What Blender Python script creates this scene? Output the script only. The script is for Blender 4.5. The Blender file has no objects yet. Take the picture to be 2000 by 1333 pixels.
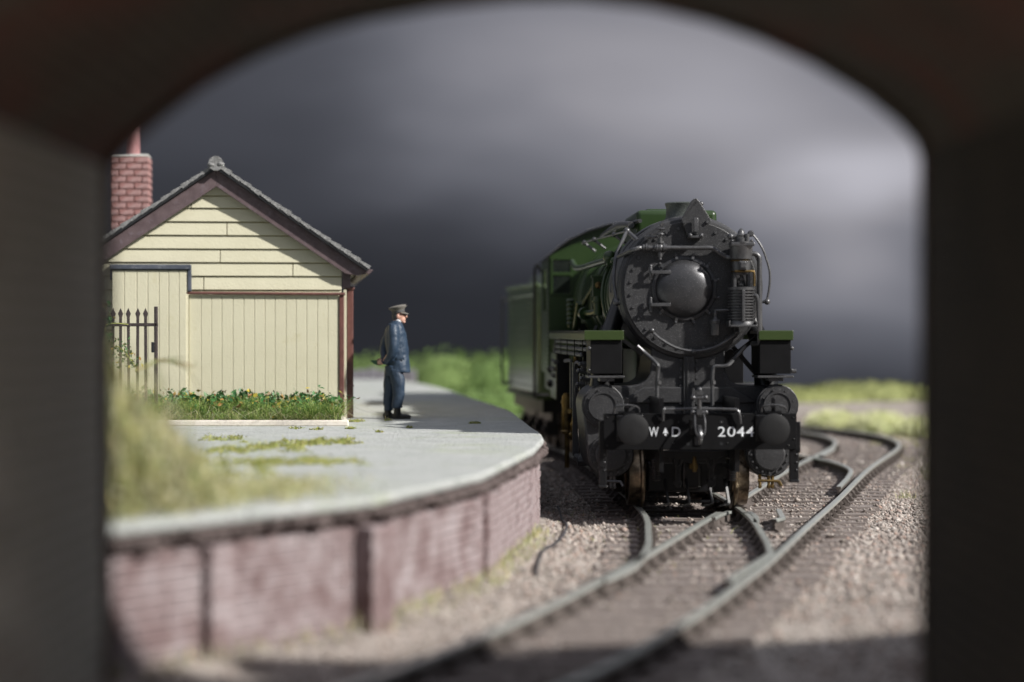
import bpy, math, random
import numpy as np
from mathutils import Vector, Matrix, noise

random.seed(7); RNG = np.random.default_rng(11)
S = bpy.context.scene
COL = S.collection
R = math.radians

# ------------------------------------------------------------------ camera
CAM_H = 2.35            # eye height over the rail tops
FPX = 4150.0            # focal length in 2000-px-wide pixels
cam = bpy.data.cameras.new('camera'); camo = bpy.data.objects.new('camera', cam); COL.objects.link(camo)
camo.location = (0, 0, CAM_H); camo.rotation_euler = (R(90 - 0.228), 0, 0)
cam.lens = FPX / 2000 * 36; cam.sensor_width = 36; cam.clip_start = 0.5; cam.clip_end = 2000
cam.dof.use_dof = True; cam.dof.focus_distance = 30.3; cam.dof.aperture_fstop = cam.lens / 1000 / 0.25
S.camera = camo

# ------------------------------------------------------------------ sun, sky, exposure
SUN_EL, SUN_AZ = 35.5, 27.0     # azimuth measured from +X towards -Y (towards the viewer)
sd = Vector((math.cos(R(SUN_EL)) * math.cos(R(SUN_AZ)), -math.cos(R(SUN_EL)) * math.sin(R(SUN_AZ)), math.sin(R(SUN_EL))))
sun = bpy.data.lights.new('sun', 'SUN'); sun.energy = 4.9; sun.angle = R(1.6); sun.color = (1.0, 0.965, 0.91)
suno = bpy.data.objects.new('sun', sun); COL.objects.link(suno)
suno.rotation_euler = (-sd).to_track_quat('-Z', 'Y').to_euler(); suno.location = sd * 60
w = bpy.data.worlds.new('World'); S.world = w; w.use_nodes = True
nt = w.node_tree; nt.nodes.clear()
wo = nt.nodes.new('ShaderNodeOutputWorld'); bg = nt.nodes.new('ShaderNodeBackground')
sk = nt.nodes.new('ShaderNodeTexSky'); sk.sky_type = 'NISHITA'; sk.sun_disc = False
sk.sun_elevation = R(SUN_EL); sk.sun_rotation = R(90 + SUN_AZ)
mx = nt.nodes.new('ShaderNodeMix'); mx.data_type = 'RGBA'; mx.inputs[0].default_value = 0.88
wn = nt.nodes.new('ShaderNodeTexNoise'); wn.inputs['Scale'].default_value = 2.2; wn.inputs['Detail'].default_value = 4
wr = nt.nodes.new('ShaderNodeValToRGB'); wr.color_ramp.elements[0].color = (0.9, 0.93, 1.08, 1); wr.color_ramp.elements[1].color = (2.3, 2.3, 2.5, 1)
wr.color_ramp.elements[0].position = 0.3; wr.color_ramp.elements[1].position = 0.75
tc = nt.nodes.new('ShaderNodeTexCoord')
nt.links.new(tc.outputs['Generated'], wn.inputs['Vector']); nt.links.new(wn.outputs['Fac'], wr.inputs[0])
sz_ = nt.nodes.new('ShaderNodeSeparateXYZ'); nt.links.new(tc.outputs['Generated'], sz_.inputs[0])
zr_ = nt.nodes.new('ShaderNodeMapRange'); zr_.inputs[1].default_value = 0.0; zr_.inputs[2].default_value = 0.8; zr_.inputs[3].default_value = 0.16; zr_.inputs[4].default_value = 1.7
nt.links.new(sz_.outputs['Z'], zr_.inputs[0])       # an overcast sky is brightest overhead
vs_ = nt.nodes.new('ShaderNodeVectorMath'); vs_.operation = 'SCALE'; nt.links.new(wr.outputs[0], vs_.inputs[0]); nt.links.new(zr_.outputs[0], vs_.inputs['Scale'])
nt.links.new(sk.outputs[0], mx.inputs[6]); nt.links.new(vs_.outputs[0], mx.inputs[7])
nt.links.new(mx.outputs[2], bg.inputs[0]); bg.inputs[1].default_value = 0.13
nt.links.new(bg.outputs[0], wo.inputs[0])
S.view_settings.view_transform = 'Standard'; S.view_settings.look = 'None'
S.view_settings.gamma = 1.0; S.view_settings.exposure = 0.45; S.view_settings.use_curve_mapping = False
S.render.engine = 'CYCLES'
S.cycles.use_denoising = True
S.cycles.max_bounces = 6; S.cycles.diffuse_bounces = 3; S.cycles.glossy_bounces = 3
S.cycles.caustics_reflective = False; S.cycles.caustics_refractive = False

# ------------------------------------------------------------------ mesh builder
def basis(d):
    d = Vector(d).normalized()
    a = Vector((0, 0, 1)) if abs(d.z) < 0.9 else Vector((1, 0, 0))
    u = d.cross(a).normalized(); v = d.cross(u).normalized()
    return u, v

class MB:
    def __init__(s): s.v = []; s.f = []; s.m = []
    def add(s, vs, fs, m=0):
        b = len(s.v); s.v.extend([tuple(p) for p in vs])
        for f in fs: s.f.append([i + b for i in f]); s.m.append(m)
        return s
    def box(s, x0, x1, y0, y1, z0, z1, m=0):
        vs = [(x0,y0,z0),(x1,y0,z0),(x1,y1,z0),(x0,y1,z0),(x0,y0,z1),(x1,y0,z1),(x1,y1,z1),(x0,y1,z1)]
        return s.add(vs, [(0,3,2,1),(4,5,6,7),(0,1,5,4),(1,2,6,5),(2,3,7,6),(3,0,4,7)], m)
    def bar(s, p0, p1, wx, wz, up=(0,0,1), m=0):
        p0 = Vector(p0); p1 = Vector(p1); d = (p1-p0).normalized(); u = d.cross(Vector(up))
        if u.length < 1e-4: u = d.cross(Vector((0,1,0)))
        u.normalize(); v = u.cross(d)
        vs = [p + u*a*wx/2 + v*b*wz/2 for p in (p0, p1) for a, b in ((-1,-1),(1,-1),(1,1),(-1,1))]
        return s.add(vs, [(0,1,2,3),(7,6,5,4),(0,4,5,1),(1,5,6,2),(2,6,7,3),(3,7,4,0)], m)
    def cyl(s, p0, p1, r0, r1=None, n=14, m=0, caps=True):
        p0 = Vector(p0); p1 = Vector(p1); r1 = r0 if r1 is None else r1
        u, v = basis(p1-p0)
        vs = []
        for p, r in ((p0, r0), (p1, r1)):
            for i in range(n):
                a = 2*math.pi*i/n; vs.append(p + u*math.cos(a)*r + v*math.sin(a)*r)
        fs = [(i, (i+1)%n, n+(i+1)%n, n+i) for i in range(n)]
        if caps: fs += [tuple(range(n))[::-1], tuple(range(n, 2*n))]
        return s.add(vs, fs, m)
    def tube(s, pts, r, n=8, m=0, sub=0):
        pts = [Vector(p) for p in pts]
        if sub: pts = smooth_path(pts, sub)
        rs = r if isinstance(r, (list, tuple)) else [r]*len(pts)
        if len(rs) != len(pts): rs = list(np.interp(np.linspace(0,1,len(pts)), np.linspace(0,1,len(rs)), rs))
        t = (pts[1]-pts[0]).normalized(); u, _ = basis(t); vs = []
        for i, p in enumerate(pts):
            t = (pts[min(i+1,len(pts)-1)] - pts[max(i-1,0)]).normalized()
            u = (u - t*u.dot(t)).normalized(); v = t.cross(u)
            for k in range(n):
                a = 2*math.pi*k/n; vs.append(p + (u*math.cos(a) + v*math.sin(a))*rs[i])
        fs = []
        for i in range(len(pts)-1):
            for k in range(n): fs.append((i*n+k, i*n+(k+1)%n, (i+1)*n+(k+1)%n, (i+1)*n+k))
        fs += [tuple(range(n))[::-1], tuple(range((len(pts)-1)*n, len(pts)*n))]
        return s.add(vs, fs, m)
    def lathe(s, prof, o, axis, n=32, m=0):
        o = Vector(o); ax = Vector(axis).normalized(); u, v = basis(ax); vs = []
        for r, h in prof:
            for i in range(n):
                a = 2*math.pi*i/n; vs.append(o + ax*h + (u*math.cos(a)+v*math.sin(a))*max(r, 1e-4))
        fs = []
        for j in range(len(prof)-1):
            for i in range(n): fs.append((j*n+i, j*n+(i+1)%n, (j+1)*n+(i+1)%n, (j+1)*n+i))
        if prof[0][0] > 1e-3: fs.append(tuple(range(n))[::-1])
        if prof[-1][0] > 1e-3: fs.append(tuple(range((len(prof)-1)*n, len(prof)*n)))
        return s.add(vs, fs, m)
    def prism(s, poly, y0, y1, m=0):            # poly in x,z extruded along y
        n = len(poly)
        vs = [(x, y0, z) for x, z in poly] + [(x, y1, z) for x, z in poly]
        fs = [tuple(range(n)), tuple(range(n, 2*n))[::-1]] + [(i, n+i, n+(i+1)%n, (i+1)%n) for i in range(n)]
        return s.add(vs, fs, m)
    def prism_z(s, poly, z0, z1, m=0):
        n = len(poly)
        vs = [(x, y, z0) for x, y in poly] + [(x, y, z1) for x, y in poly]
        fs = [tuple(range(n))[::-1], tuple(range(n, 2*n))] + [(i, (i+1)%n, n+(i+1)%n, n+i) for i in range(n)]
        return s.add(vs, fs, m)
    def ball(s, c, r, sc=(1,1,1), n=10, m=0):
        c = Vector(c); vs = []; fs = []; k = n//2+1
        for j in range(k+1):
            th = math.pi*j/k
            for i in range(n):
                a = 2*math.pi*i/n
                vs.append(c + Vector((math.sin(th)*math.cos(a)*r*sc[0], math.sin(th)*math.sin(a)*r*sc[1], math.cos(th)*r*sc[2])))
        for j in range(k):
            for i in range(n): fs.append((j*n+i, (j+1)*n+i, (j+1)*n+(i+1)%n, j*n+(i+1)%n))
        return s.add(vs, fs, m)
    def sweep(s, path, prof, mats=None, closed_prof=True):   # prof: (lateral, z) about a ground path
        n = len(prof); vs = []
        for i, p in enumerate(path):
            a = path[max(i-1,0)]; b = path[min(i+1,len(path)-1)]
            t = Vector((b[0]-a[0], b[1]-a[1], 0)).normalized(); rt = Vector((t.y, -t.x, 0))
            z = p[2] if len(p) > 2 else 0
            for l, h in prof: vs.append((p[0]+rt.x*l, p[1]+rt.y*l, z+h))
        for i in range(len(path)-1):
            for k in range(n if closed_prof else n-1):
                s.add([], [], 0)
        b = len(s.v); s.v.extend(vs)
        for i in range(len(path)-1):
            for k in range(n if closed_prof else n-1):
                s.f.append([b+i*n+k, b+i*n+(k+1)%n, b+(i+1)*n+(k+1)%n, b+(i+1)*n+k]); s.m.append(mats[k] if mats else 0)
        s.f.append([b+k for k in range(n)][::-1]); s.m.append(0)
        s.f.append([b+(len(path)-1)*n+k for k in range(n)]); s.m.append(0)
        return s
    def mesh(s, name, mats, smooth=40):
        me = bpy.data.meshes.new(name)
        me.from_pydata(s.v, [], s.f); 
        for mt in (mats if isinstance(mats, (list, tuple)) else [mats]): me.materials.append(mt)
        me.polygons.foreach_set('material_index', s.m)
        me.validate()
        import bmesh
        bm = bmesh.new(); bm.from_mesh(me); bmesh.ops.recalc_face_normals(bm, faces=bm.faces); bm.to_mesh(me); bm.free()
        if smooth:
            me.polygons.foreach_set('use_smooth', [True]*len(me.polygons)); me.set_sharp_from_angle(angle=R(smooth))
        me.update(); return me
    def build(s, name, mats, parent=None, smooth=40, bevel=0, seg=2, loc=None, kind=None, label=None):
        o = bpy.data.objects.new(name, s.mesh(name, mats, smooth)); COL.objects.link(o)
        if parent: o.parent = parent
        if loc is not None: o.location = loc
        if bevel:
            b = o.modifiers.new('edge', 'BEVEL'); b.width = bevel; b.segments = seg; b.limit_method = 'ANGLE'; b.angle_limit = R(35)
        if kind: o['kind'] = kind
        if label: o['label'] = label
        return o

def smooth_path(pts, sub):
    out = []; P = [pts[0]*2-pts[1]] + list(pts) + [pts[-1]*2-pts[-2]]
    for i in range(1, len(P)-2):
        p0, p1, p2, p3 = P[i-1], P[i], P[i+1], P[i+2]
        for k in range(sub):
            t = k/sub
            out.append(0.5*((2*p1)+(p2-p0)*t+(2*p0-5*p1+4*p2-p3)*t*t+(3*p1-p0-3*p2+p3)*t*t*t))
    out.append(P[-2]); return out

def thing(name, label, cat, loc=(0,0,0), rz=0, group=None):
    o = bpy.data.objects.new(name, None); COL.objects.link(o); o.empty_display_size = 0.3
    o.location = loc; o.rotation_euler = (0, 0, rz); o['label'] = label; o['category'] = cat
    if group: o['group'] = group
    return o
def tag(o, label, cat, group=None, kind=None):
    if label: o['label'] = label
    if cat: o['category'] = cat
    if group: o['group'] = group
    if kind: o['kind'] = kind
    return o
def inst(name, me, parent, loc, rot=(0,0,0), sc=(1,1,1)):
    o = bpy.data.objects.new(name, me); COL.objects.link(o); o.parent = parent
    o.location = loc; o.rotation_euler = rot; o.scale = sc
    return o
def tri_mesh(name, verts, faces, mat, smooth=False):   # numpy fast path, faces all same size
    me = bpy.data.meshes.new(name); k = faces.shape[1]
    me.vertices.add(len(verts)); me.vertices.foreach_set('co', verts.astype(np.float32).ravel())
    me.loops.add(faces.size); me.loops.foreach_set('vertex_index', faces.astype(np.int32).ravel())
    me.polygons.add(len(faces)); me.polygons.foreach_set('loop_start', np.arange(0, faces.size, k, dtype=np.int32))
    me.polygons.foreach_set('loop_total', np.full(len(faces), k, dtype=np.int32))
    for mt in (mat if isinstance(mat, (list, tuple)) else [mat]): me.materials.append(mt)
    me.update(calc_edges=True)
    if smooth: me.polygons.foreach_set('use_smooth', [True]*len(me.polygons))
    return me
def link(name, me, parent=None):
    o = bpy.data.objects.new(name, me); COL.objects.link(o); o.parent = parent; return o

# ------------------------------------------------------------------ materials
def material(name, c1, c2=None, rough=0.6, metal=0.0, scale=8.0, detail=6, bump=0.0, bscale=60.0, bdist=0.01,
             island=None, specks=None, spec=0.5, wear=None, rvar=0.0, stretch=None, wave=None):
    m = bpy.data.materials.new(name); m.use_nodes = True; t = m.node_tree; b = t.nodes['Principled BSDF']
    N = t.nodes.new; L = t.links.new
    b.inputs['Roughness'].default_value = rough; b.inputs['Metallic'].default_value = metal
    b.inputs['Specular IOR Level'].default_value = spec
    co = N('ShaderNodeTexCoord'); src = co.outputs['Object']
    if stretch:
        mp = N('ShaderNodeMapping'); mp.inputs['Scale'].default_value = stretch; L(src, mp.inputs[0]); src2 = mp.outputs[0]
    else: src2 = src
    n = N('ShaderNodeTexNoise'); n.inputs['Scale'].default_value = scale; n.inputs['Detail'].default_value = detail
    n.inputs['Roughness'].default_value = 0.65; L(src2, n.inputs['Vector'])
    r = N('ShaderNodeValToRGB'); r.color_ramp.elements[0].position = 0.32; r.color_ramp.elements[1].position = 0.68
    r.color_ramp.elements[0].color = (*c1, 1); r.color_ramp.elements[1].color = (*(c2 or c1), 1)
    L(n.outputs['Fac'], r.inputs[0]); out = r.outputs[0]
    if island:                                   # each separate piece its own tint
        g = N('ShaderNodeNewGeometry'); ir = N('ShaderNodeValToRGB'); ir.color_ramp.interpolation = 'LINEAR'
        els = ir.color_ramp.elements
        while len(els) < len(island): els.new(0.5)
        for i, c in enumerate(island): els[i].position = i/(len(island)-1); els[i].color = (*c, 1)
        L(g.outputs['Random Per Island'], ir.inputs[0])
        mi = N('ShaderNodeMix'); mi.data_type = 'RGBA'; mi.inputs[0].default_value = (0.4 if stretch else 0.8) if c2 else 1
        L(out, mi.inputs[6]); L(ir.outputs[0], mi.inputs[7]); out = mi.outputs[2]
    if wear:                                     # (colour, noise scale, threshold, softness)
        wn_ = N('ShaderNodeTexNoise'); wn_.inputs['Scale'].default_value = wear[1]; wn_.inputs['Detail'].default_value = 8
        wn_.inputs['Roughness'].default_value = 0.7; L(src, wn_.inputs['Vector'])
        wr_ = N('ShaderNodeMapRange'); wr_.inputs[1].default_value = wear[2]; wr_.inputs[2].default_value = wear[2]+wear[3]
        L(wn_.outputs['Fac'], wr_.inputs[0]); mw = N('ShaderNodeMix'); mw.data_type = 'RGBA'
        L(wr_.outputs[0], mw.inputs[0]); L(out, mw.inputs[6]); mw.inputs[7].default_value = (*wear[0], 1); out = mw.outputs[2]
    if specks:                                   # (colour, scale, threshold)
        vn = N('ShaderNodeTexNoise'); vn.inputs['Scale'].default_value = specks[1]; vn.inputs['Detail'].default_value = 1
        L(src, vn.inputs['Vector'])
        sr = N('ShaderNodeMapRange'); sr.inputs[1].default_value = specks[2]; sr.inputs[2].default_value = specks[2]+0.04
        L(vn.outputs['Fac'], sr.inputs[0]); ms = N('ShaderNodeMix'); ms.data_type = 'RGBA'
        L(sr.outputs[0], ms.inputs[0]); L(out, ms.inputs[6]); ms.inputs[7].default_value = (*specks[0], 1); out = ms.outputs[2]
    L(out, b.inputs['Base Color'])
    if rvar:
        rr = N('ShaderNodeMapRange'); rr.inputs[3].default_value = rough-rvar; rr.inputs[4].default_value = rough+rvar
        L(n.outputs['Fac'], rr.inputs[0]); L(rr.outputs[0], b.inputs['Roughness'])
    if bump:
        bn = N('ShaderNodeTexNoise'); bn.inputs['Scale'].default_value = bscale; bn.inputs['Detail'].default_value = 3
        L(src2 if stretch else src, bn.inputs['Vector'])
        bp = N('ShaderNodeBump'); bp.inputs['Strength'].default_value = bump; bp.inputs['Distance'].default_value = bdist
        L(bn.outputs['Fac'], bp.inputs['Height']); L(bp.outputs[0], b.inputs['Normal'])
    return m

M = {}
M['loco_black'] = material('loco_black', (0.030,0.030,0.032), (0.042,0.042,0.044), 0.40, 0.10, 5, bump=0.45, bscale=60, bdist=0.006, specks=((0.16,0.16,0.165), 120, 0.66), rvar=0.05)
M['satin_black'] = material('satin_black', (0.006,0.006,0.007), (0.010,0.010,0.011), 0.28, 0.0, 4, bump=0.15, bscale=80, bdist=0.003, wear=((0.02,0.018,0.016), 3.5, 0.62, 0.2), spec=0.5)
M['matt_black'] = material('matt_black', (0.004,0.004,0.0045), (0.007,0.007,0.008), 0.5, 0.0, 5, bump=0.2, bscale=90, bdist=0.003, spec=0.18)
M['pipe_black'] = material('pipe_black', (0.075,0.075,0.078), (0.125,0.125,0.13), 0.38, 0.6, 9, bump=0.3, bscale=90, bdist=0.003, specks=((0.3,0.3,0.3), 110, 0.70))
M['loco_green'] = material('loco_green', (0.018,0.037,0.010), (0.024,0.046,0.013), 0.30, 0.0, 3, bump=0.12, bscale=90, bdist=0.003, specks=((0.05,0.08,0.04), 120, 0.74))
M['tender_green'] = material('tender_green', (0.085,0.125,0.06), (0.13,0.17,0.09), 0.22, 0.0, 2, bump=0.1, bscale=70, bdist=0.003, wear=((0.24,0.27,0.17), 1.0, 0.54, 0.25))  # pale tone carries light reflected off the platform in the colour
M['valance_green'] = material('valance_green', (0.026,0.044,0.009), (0.032,0.053,0.012), 0.40, 0.0, 3, bump=0.1, bscale=80, bdist=0.003)
M['brass'] = material('brass', (0.16,0.105,0.04), (0.26,0.18,0.07), 0.4, 0.85, 12, wear=((0.03,0.024,0.018), 9, 0.48, 0.2))
M['wheel_steel'] = material('wheel_steel', (0.16,0.12,0.08), (0.30,0.24,0.17), 0.30, 0.9, 14, wear=((0.03,0.022,0.016), 8, 0.45, 0.2))
M['rod_steel'] = material('rod_steel', (0.10,0.10,0.10), (0.2,0.2,0.2), 0.35, 0.9, 10)
M['white_paint'] = material('white_paint', (0.62,0.65,0.68), (0.75,0.77,0.8), 0.5, 0.0, 25)
M['glass'] = material('glass', (0.01,0.013,0.012), (0.02,0.025,0.02), 0.06, 0.0, 2)
M['cream'] = material('cream', (0.53,0.505,0.375), (0.57,0.545,0.41), 0.62, 0.0, 1.6, bump=0.7, bscale=38, bdist=0.008, wear=((0.47,0.43,0.26), 2.2, 0.60, 0.2), spec=0.3)
M['cream_back'] = material('cream_back', (0.34,0.29,0.15), (0.40,0.34,0.18), 0.8, 0.0, 2)  # darker cream behind the board gaps draws their shadow lines
M['maroon'] = material('maroon', (0.090,0.035,0.030), (0.15,0.060,0.050), 0.45, 0.0, 9, bump=0.4, bscale=60, bdist=0.004, wear=((0.30,0.20,0.18), 14, 0.62, 0.12), specks=((0.4,0.34,0.33), 90, 0.71))
M['barge'] = material('barge', (0.075,0.050,0.055), (0.12,0.085,0.09), 0.55, 0.0, 8, bump=0.4, bscale=70, bdist=0.004, wear=((0.19,0.16,0.19), 7, 0.55, 0.25), specks=((0.38,0.34,0.34), 80, 0.70))
M['roof_black'] = material('roof_black', (0.008,0.009,0.011), (0.014,0.015,0.017), 0.5)
M['slate'] = material('slate', (0.13,0.13,0.13), (0.22,0.22,0.22), 0.85, 0.0, 12, bump=0.9, bscale=35, bdist=0.015, specks=((0.45,0.45,0.44), 60, 0.64))
M['lead'] = material('lead', (0.05,0.06,0.08), (0.10,0.11,0.14), 0.5, 0.2, 9, wear=((0.25,0.26,0.28), 12, 0.55, 0.2))
M['chimney_brick'] = material('chimney_brick', (0.25,0.115,0.105), (0.33,0.18,0.165), 0.8, 0.0, 7, bump=0.5, bscale=40, bdist=0.01, wear=((0.38,0.28,0.28), 7, 0.47, 0.25))
M['wall_mortar'] = material('wall_mortar', (0.11,0.08,0.078), (0.18,0.14,0.135), 0.95, 0.0, 6)
M['mortar'] = material('mortar', (0.10,0.06,0.055), (0.17,0.11,0.10), 0.95, 0.0, 10)
M['chimney_cap'] = material('chimney_cap', (0.36,0.36,0.34), (0.5,0.5,0.47), 0.95, 0.0, 12, bump=0.5, bscale=30, bdist=0.015)
M['pot'] = material('pot', (0.26,0.11,0.11), (0.36,0.20,0.20), 0.7, 0.0, 7, stretch=(3,3,0.8), wear=((0.45,0.35,0.36), 6, 0.55, 0.3))
M['iron'] = material('iron', (0.035,0.026,0.026), (0.07,0.055,0.052), 0.55, 0.2, 20, bump=0.4, bscale=50, bdist=0.004, specks=((0.3,0.28,0.27), 70, 0.69))
M['kerb'] = material('kerb', (0.66,0.60,0.52), (0.76,0.71,0.64), 0.9, 0.0, 14, bump=0.6, bscale=40, bdist=0.01, wear=((0.45,0.36,0.27), 10, 0.6, 0.2))
M['platform'] = material('platform', (0.32,0.34,0.325), (0.43,0.44,0.43), 0.95, 0.0, 2.2, bump=1.0, bscale=26, bdist=0.025, wear=((0.33,0.37,0.24), 0.7, 0.53, 0.22), specks=((0.13,0.13,0.12), 19, 0.655))
M['platform_edge'] = material('platform_edge', (0.060,0.045,0.042), (0.12,0.092,0.088), 0.9, 0.0, 5, bump=0.8, bscale=20, bdist=0.03, wear=((0.24,0.2,0.19), 5, 0.6, 0.2))
M['wall_brick'] = material('wall_brick', (0.16,0.108,0.108), (0.255,0.188,0.188), 0.85, 0.0, 3.0, bump=0.7, bscale=30, bdist=0.015, wear=((0.36,0.315,0.325), 3, 0.44, 0.22))
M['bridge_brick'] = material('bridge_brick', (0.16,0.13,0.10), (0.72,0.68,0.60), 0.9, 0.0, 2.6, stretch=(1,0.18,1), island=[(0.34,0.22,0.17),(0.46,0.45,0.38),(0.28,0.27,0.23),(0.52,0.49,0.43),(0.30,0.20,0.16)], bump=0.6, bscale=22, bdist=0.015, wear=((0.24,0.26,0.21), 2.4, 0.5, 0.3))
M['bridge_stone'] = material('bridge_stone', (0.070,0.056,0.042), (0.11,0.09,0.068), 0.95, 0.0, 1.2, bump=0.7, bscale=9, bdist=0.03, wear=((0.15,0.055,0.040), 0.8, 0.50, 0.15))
M['bridge_mortar'] = material('bridge_mortar', (0.50,0.49,0.46), (0.62,0.60,0.56), 0.95, 0.0, 4)
M['shaded_brick'] = material('shaded_brick', (0.035,0.030,0.024), (0.060,0.048,0.036), 0.95, 0.0, 2.0, bump=0.6, bscale=22, bdist=0.015)  # shade of the right inner wall put into a darker brick colour
M['ground'] = material('ground', (0.22,0.19,0.17), (0.38,0.335,0.305), 0.97, 0.0, 1.4, bump=1.0, bscale=16, bdist=0.04, wear=((0.36,0.33,0.29), 0.5, 0.50, 0.2), specks=((0.08,0.06,0.055), 14, 0.66))
M['stone'] = material('stone', (0.18,0.14,0.13), (0.24,0.20,0.18), 0.95, 0.0, 20, island=[(0.13,0.11,0.10),(0.34,0.29,0.26),(0.46,0.41,0.37),(0.32,0.21,0.165),(0.60,0.56,0.52),(0.20,0.17,0.15),(0.34,0.31,0.28),(0.16,0.14,0.125),(0.42,0.38,0.33)])
M['sleeper'] = material('sleeper', (0.155,0.13,0.12), (0.26,0.225,0.21), 0.9, 0.0, 5, bump=0.8, bscale=12, bdist=0.02, stretch=(0.7,5,5), wear=((0.28,0.24,0.22), 4, 0.55, 0.25))
M['rail_side'] = material('rail_side', (0.060,0.048,0.042), (0.12,0.10,0.09), 0.85, 0.1, 6, bump=0.6, bscale=30, bdist=0.01)
M['rail_top'] = material('rail_top', (0.46,0.48,0.45), (0.62,0.64,0.60), 0.28, 0.55, 3, bump=0.2, bscale=25, bdist=0.004, wear=((0.24,0.20,0.16), 5, 0.58, 0.25))
M['wire'] = material('wire', (0.03,0.03,0.035), (0.06,0.06,0.07), 0.5)
M['grass'] = material('grass', (0.10,0.16,0.03), None, 0.7, island=[(0.06,0.12,0.02),(0.12,0.24,0.04),(0.20,0.32,0.06),(0.34,0.38,0.12),(0.09,0.18,0.04),(0.25,0.36,0.10)], spec=0.3)
M['drygrass'] = material('drygrass', (0.3,0.27,0.13), None, 0.8, island=[(0.36,0.33,0.16),(0.26,0.29,0.09),(0.52,0.47,0.32),(0.17,0.23,0.06),(0.46,0.38,0.16),(0.58,0.54,0.42),(0.18,0.25,0.08)], spec=0.3)
M['leaf'] = material('leaf', (0.05,0.12,0.03), None, 0.45, island=[(0.02,0.08,0.025),(0.03,0.13,0.035),(0.05,0.16,0.04),(0.04,0.12,0.03),(0.03,0.10,0.03),(0.06,0.17,0.05),(0.02,0.09,0.03),(0.07,0.15,0.04),(0.05,0.12,0.04),(0.46,0.36,0.05),(0.30,0.12,0.05),(0.03,0.10,0.03),(0.03,0.09,0.03)], spec=0.4)
M['far_green'] = material('far_green', (0.07,0.125,0.025), (0.11,0.18,0.045), 0.9, 0.0, 0.6, island=[(0.075,0.13,0.03),(0.09,0.15,0.035),(0.10,0.16,0.04),(0.12,0.165,0.05)])
M['far_yellow'] = material('far_yellow', (0.16,0.18,0.04), None, 0.8, island=[(0.19,0.21,0.07),(0.24,0.26,0.09),(0.28,0.29,0.11),(0.17,0.20,0.07)])
M['soil'] = material('soil', (0.06,0.045,0.025), (0.11,0.09,0.04), 1.0, 0.0, 6, bump=0.6, bscale=20, bdist=0.02)
M['moss'] = material('moss', (0.2,0.24,0.06), None, 0.9, island=[(0.24,0.28,0.06),(0.38,0.38,0.12),(0.17,0.23,0.05),(0.42,0.34,0.15)])
M['coat'] = material('coat', (0.020,0.038,0.068), (0.028,0.050,0.084), 0.5, 0.0, 4, bump=0.4, bscale=16, bdist=0.02, specks=((0.2,0.25,0.3), 60, 0.75))
M['trousers'] = material('trousers', (0.018,0.034,0.060), (0.025,0.046,0.078), 0.55, 0.0, 4, bump=0.5, bscale=12, bdist=0.02)
M['skin'] = material('skin', (0.50,0.27,0.20), (0.60,0.36,0.28), 0.5, 0.0, 12)
M['hair'] = material('hair', (0.05,0.05,0.05), (0.09,0.09,0.09), 0.7, 0.0, 30)
M['cap'] = material('cap', (0.13,0.12,0.105), (0.19,0.175,0.155), 0.8, 0.0, 12, bump=0.5, bscale=50, bdist=0.005)
M['shoe'] = material('shoe', (0.010,0.010,0.010), (0.02,0.018,0.016), 0.45, 0.0, 9, bump=0.5, bscale=25, bdist=0.01)
M['flag'] = material('flag', (0.02,0.07,0.03), (0.035,0.11,0.05), 0.6, 0.0, 12)
M['collar'] = material('collar', (0.55,0.57,0.6), (0.65,0.67,0.7), 0.7)
M['buffer'] = material('buffer', (0.008,0.008,0.0085), (0.012,0.012,0.013), 0.6, 0.0, 9, bump=0.4, bscale=60, bdist=0.004, spec=0.3)
M['pale_grass'] = material('pale_grass', (0.6,0.6,0.3), None, 0.5, island=[(0.62,0.62,0.30),(0.75,0.74,0.50),(0.45,0.52,0.18),(0.8,0.78,0.6)])
M['chimney_metal'] = material('chimney_metal', (0.060,0.068,0.062), (0.095,0.105,0.098), 0.5, 0.4, 6, bump=0.6, bscale=50, bdist=0.008, specks=((0.25,0.26,0.25), 90, 0.68))
M['dull_stone'] = material('dull_stone', (0.15,0.145,0.165), (0.20,0.19,0.21), 0.95)
M['door_metal'] = material('door_metal', (0.055,0.055,0.058), (0.075,0.075,0.08), 0.36, 0.6, 5, bump=0.3, bscale=70, bdist=0.004, specks=((0.2,0.2,0.21), 120, 0.67))

# ------------------------------------------------------------------ curves of the place
EDGE = [(-9,13.0),(-4.2,14.0),(-3.15,14.45),(-1.15,17.5),(-.28,20.5),(.26,24.9),(.41,27.3),(.38,29),(.29,30.5),(.12,34),(-.09,37.6),(-.73,43.4),(-1.94,53.7),(-3.4,61),(-5.5,65),(-12,67)]
EP = []                      # the wall is built of straight panels up to the platform tip, then follows the curve
for (xa, ya), (xb, yb) in zip(EDGE[:6], EDGE[1:7]):
    for k in range(8): EP.append((xa+(xb-xa)*k/8, ya+(yb-ya)*k/8))
EP += [(p.x, p.y) for p in smooth_path([Vector((x, y, 0)) for x, y in EDGE[6:]], 8)]
EPY = np.array([p[1] for p in EP]); EPX = np.array([p[0] for p in EP])
def edge_x(y): return np.interp(y, EPY, EPX)
MAIN = [(11.0,-1.55),(13.0,-.85),(14.28,-.33),(16,.30),(18.4,1.03),(20.3,1.54),(22.2,2.04),(26.4,3.04),(30.5,4.03),(36.8,5.5),(42.4,6.95),(44.6,7.45),(47,7.75),(49.5,7.7),(52,7.2),(54.3,6.2),(56,5.0),(58,2.9),(60,0)]
LOCO_T = [(19.6,1.36),(21.2,1.86),(23.2,2.14),(25,2.27),(27.3,2.38),(30,2.34),(34,2.19),(38.6,1.98),(42,1.70),(46,1.1),(50,.25),(55,-1.2),(60,-3.2),(66,-6.5)]
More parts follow.
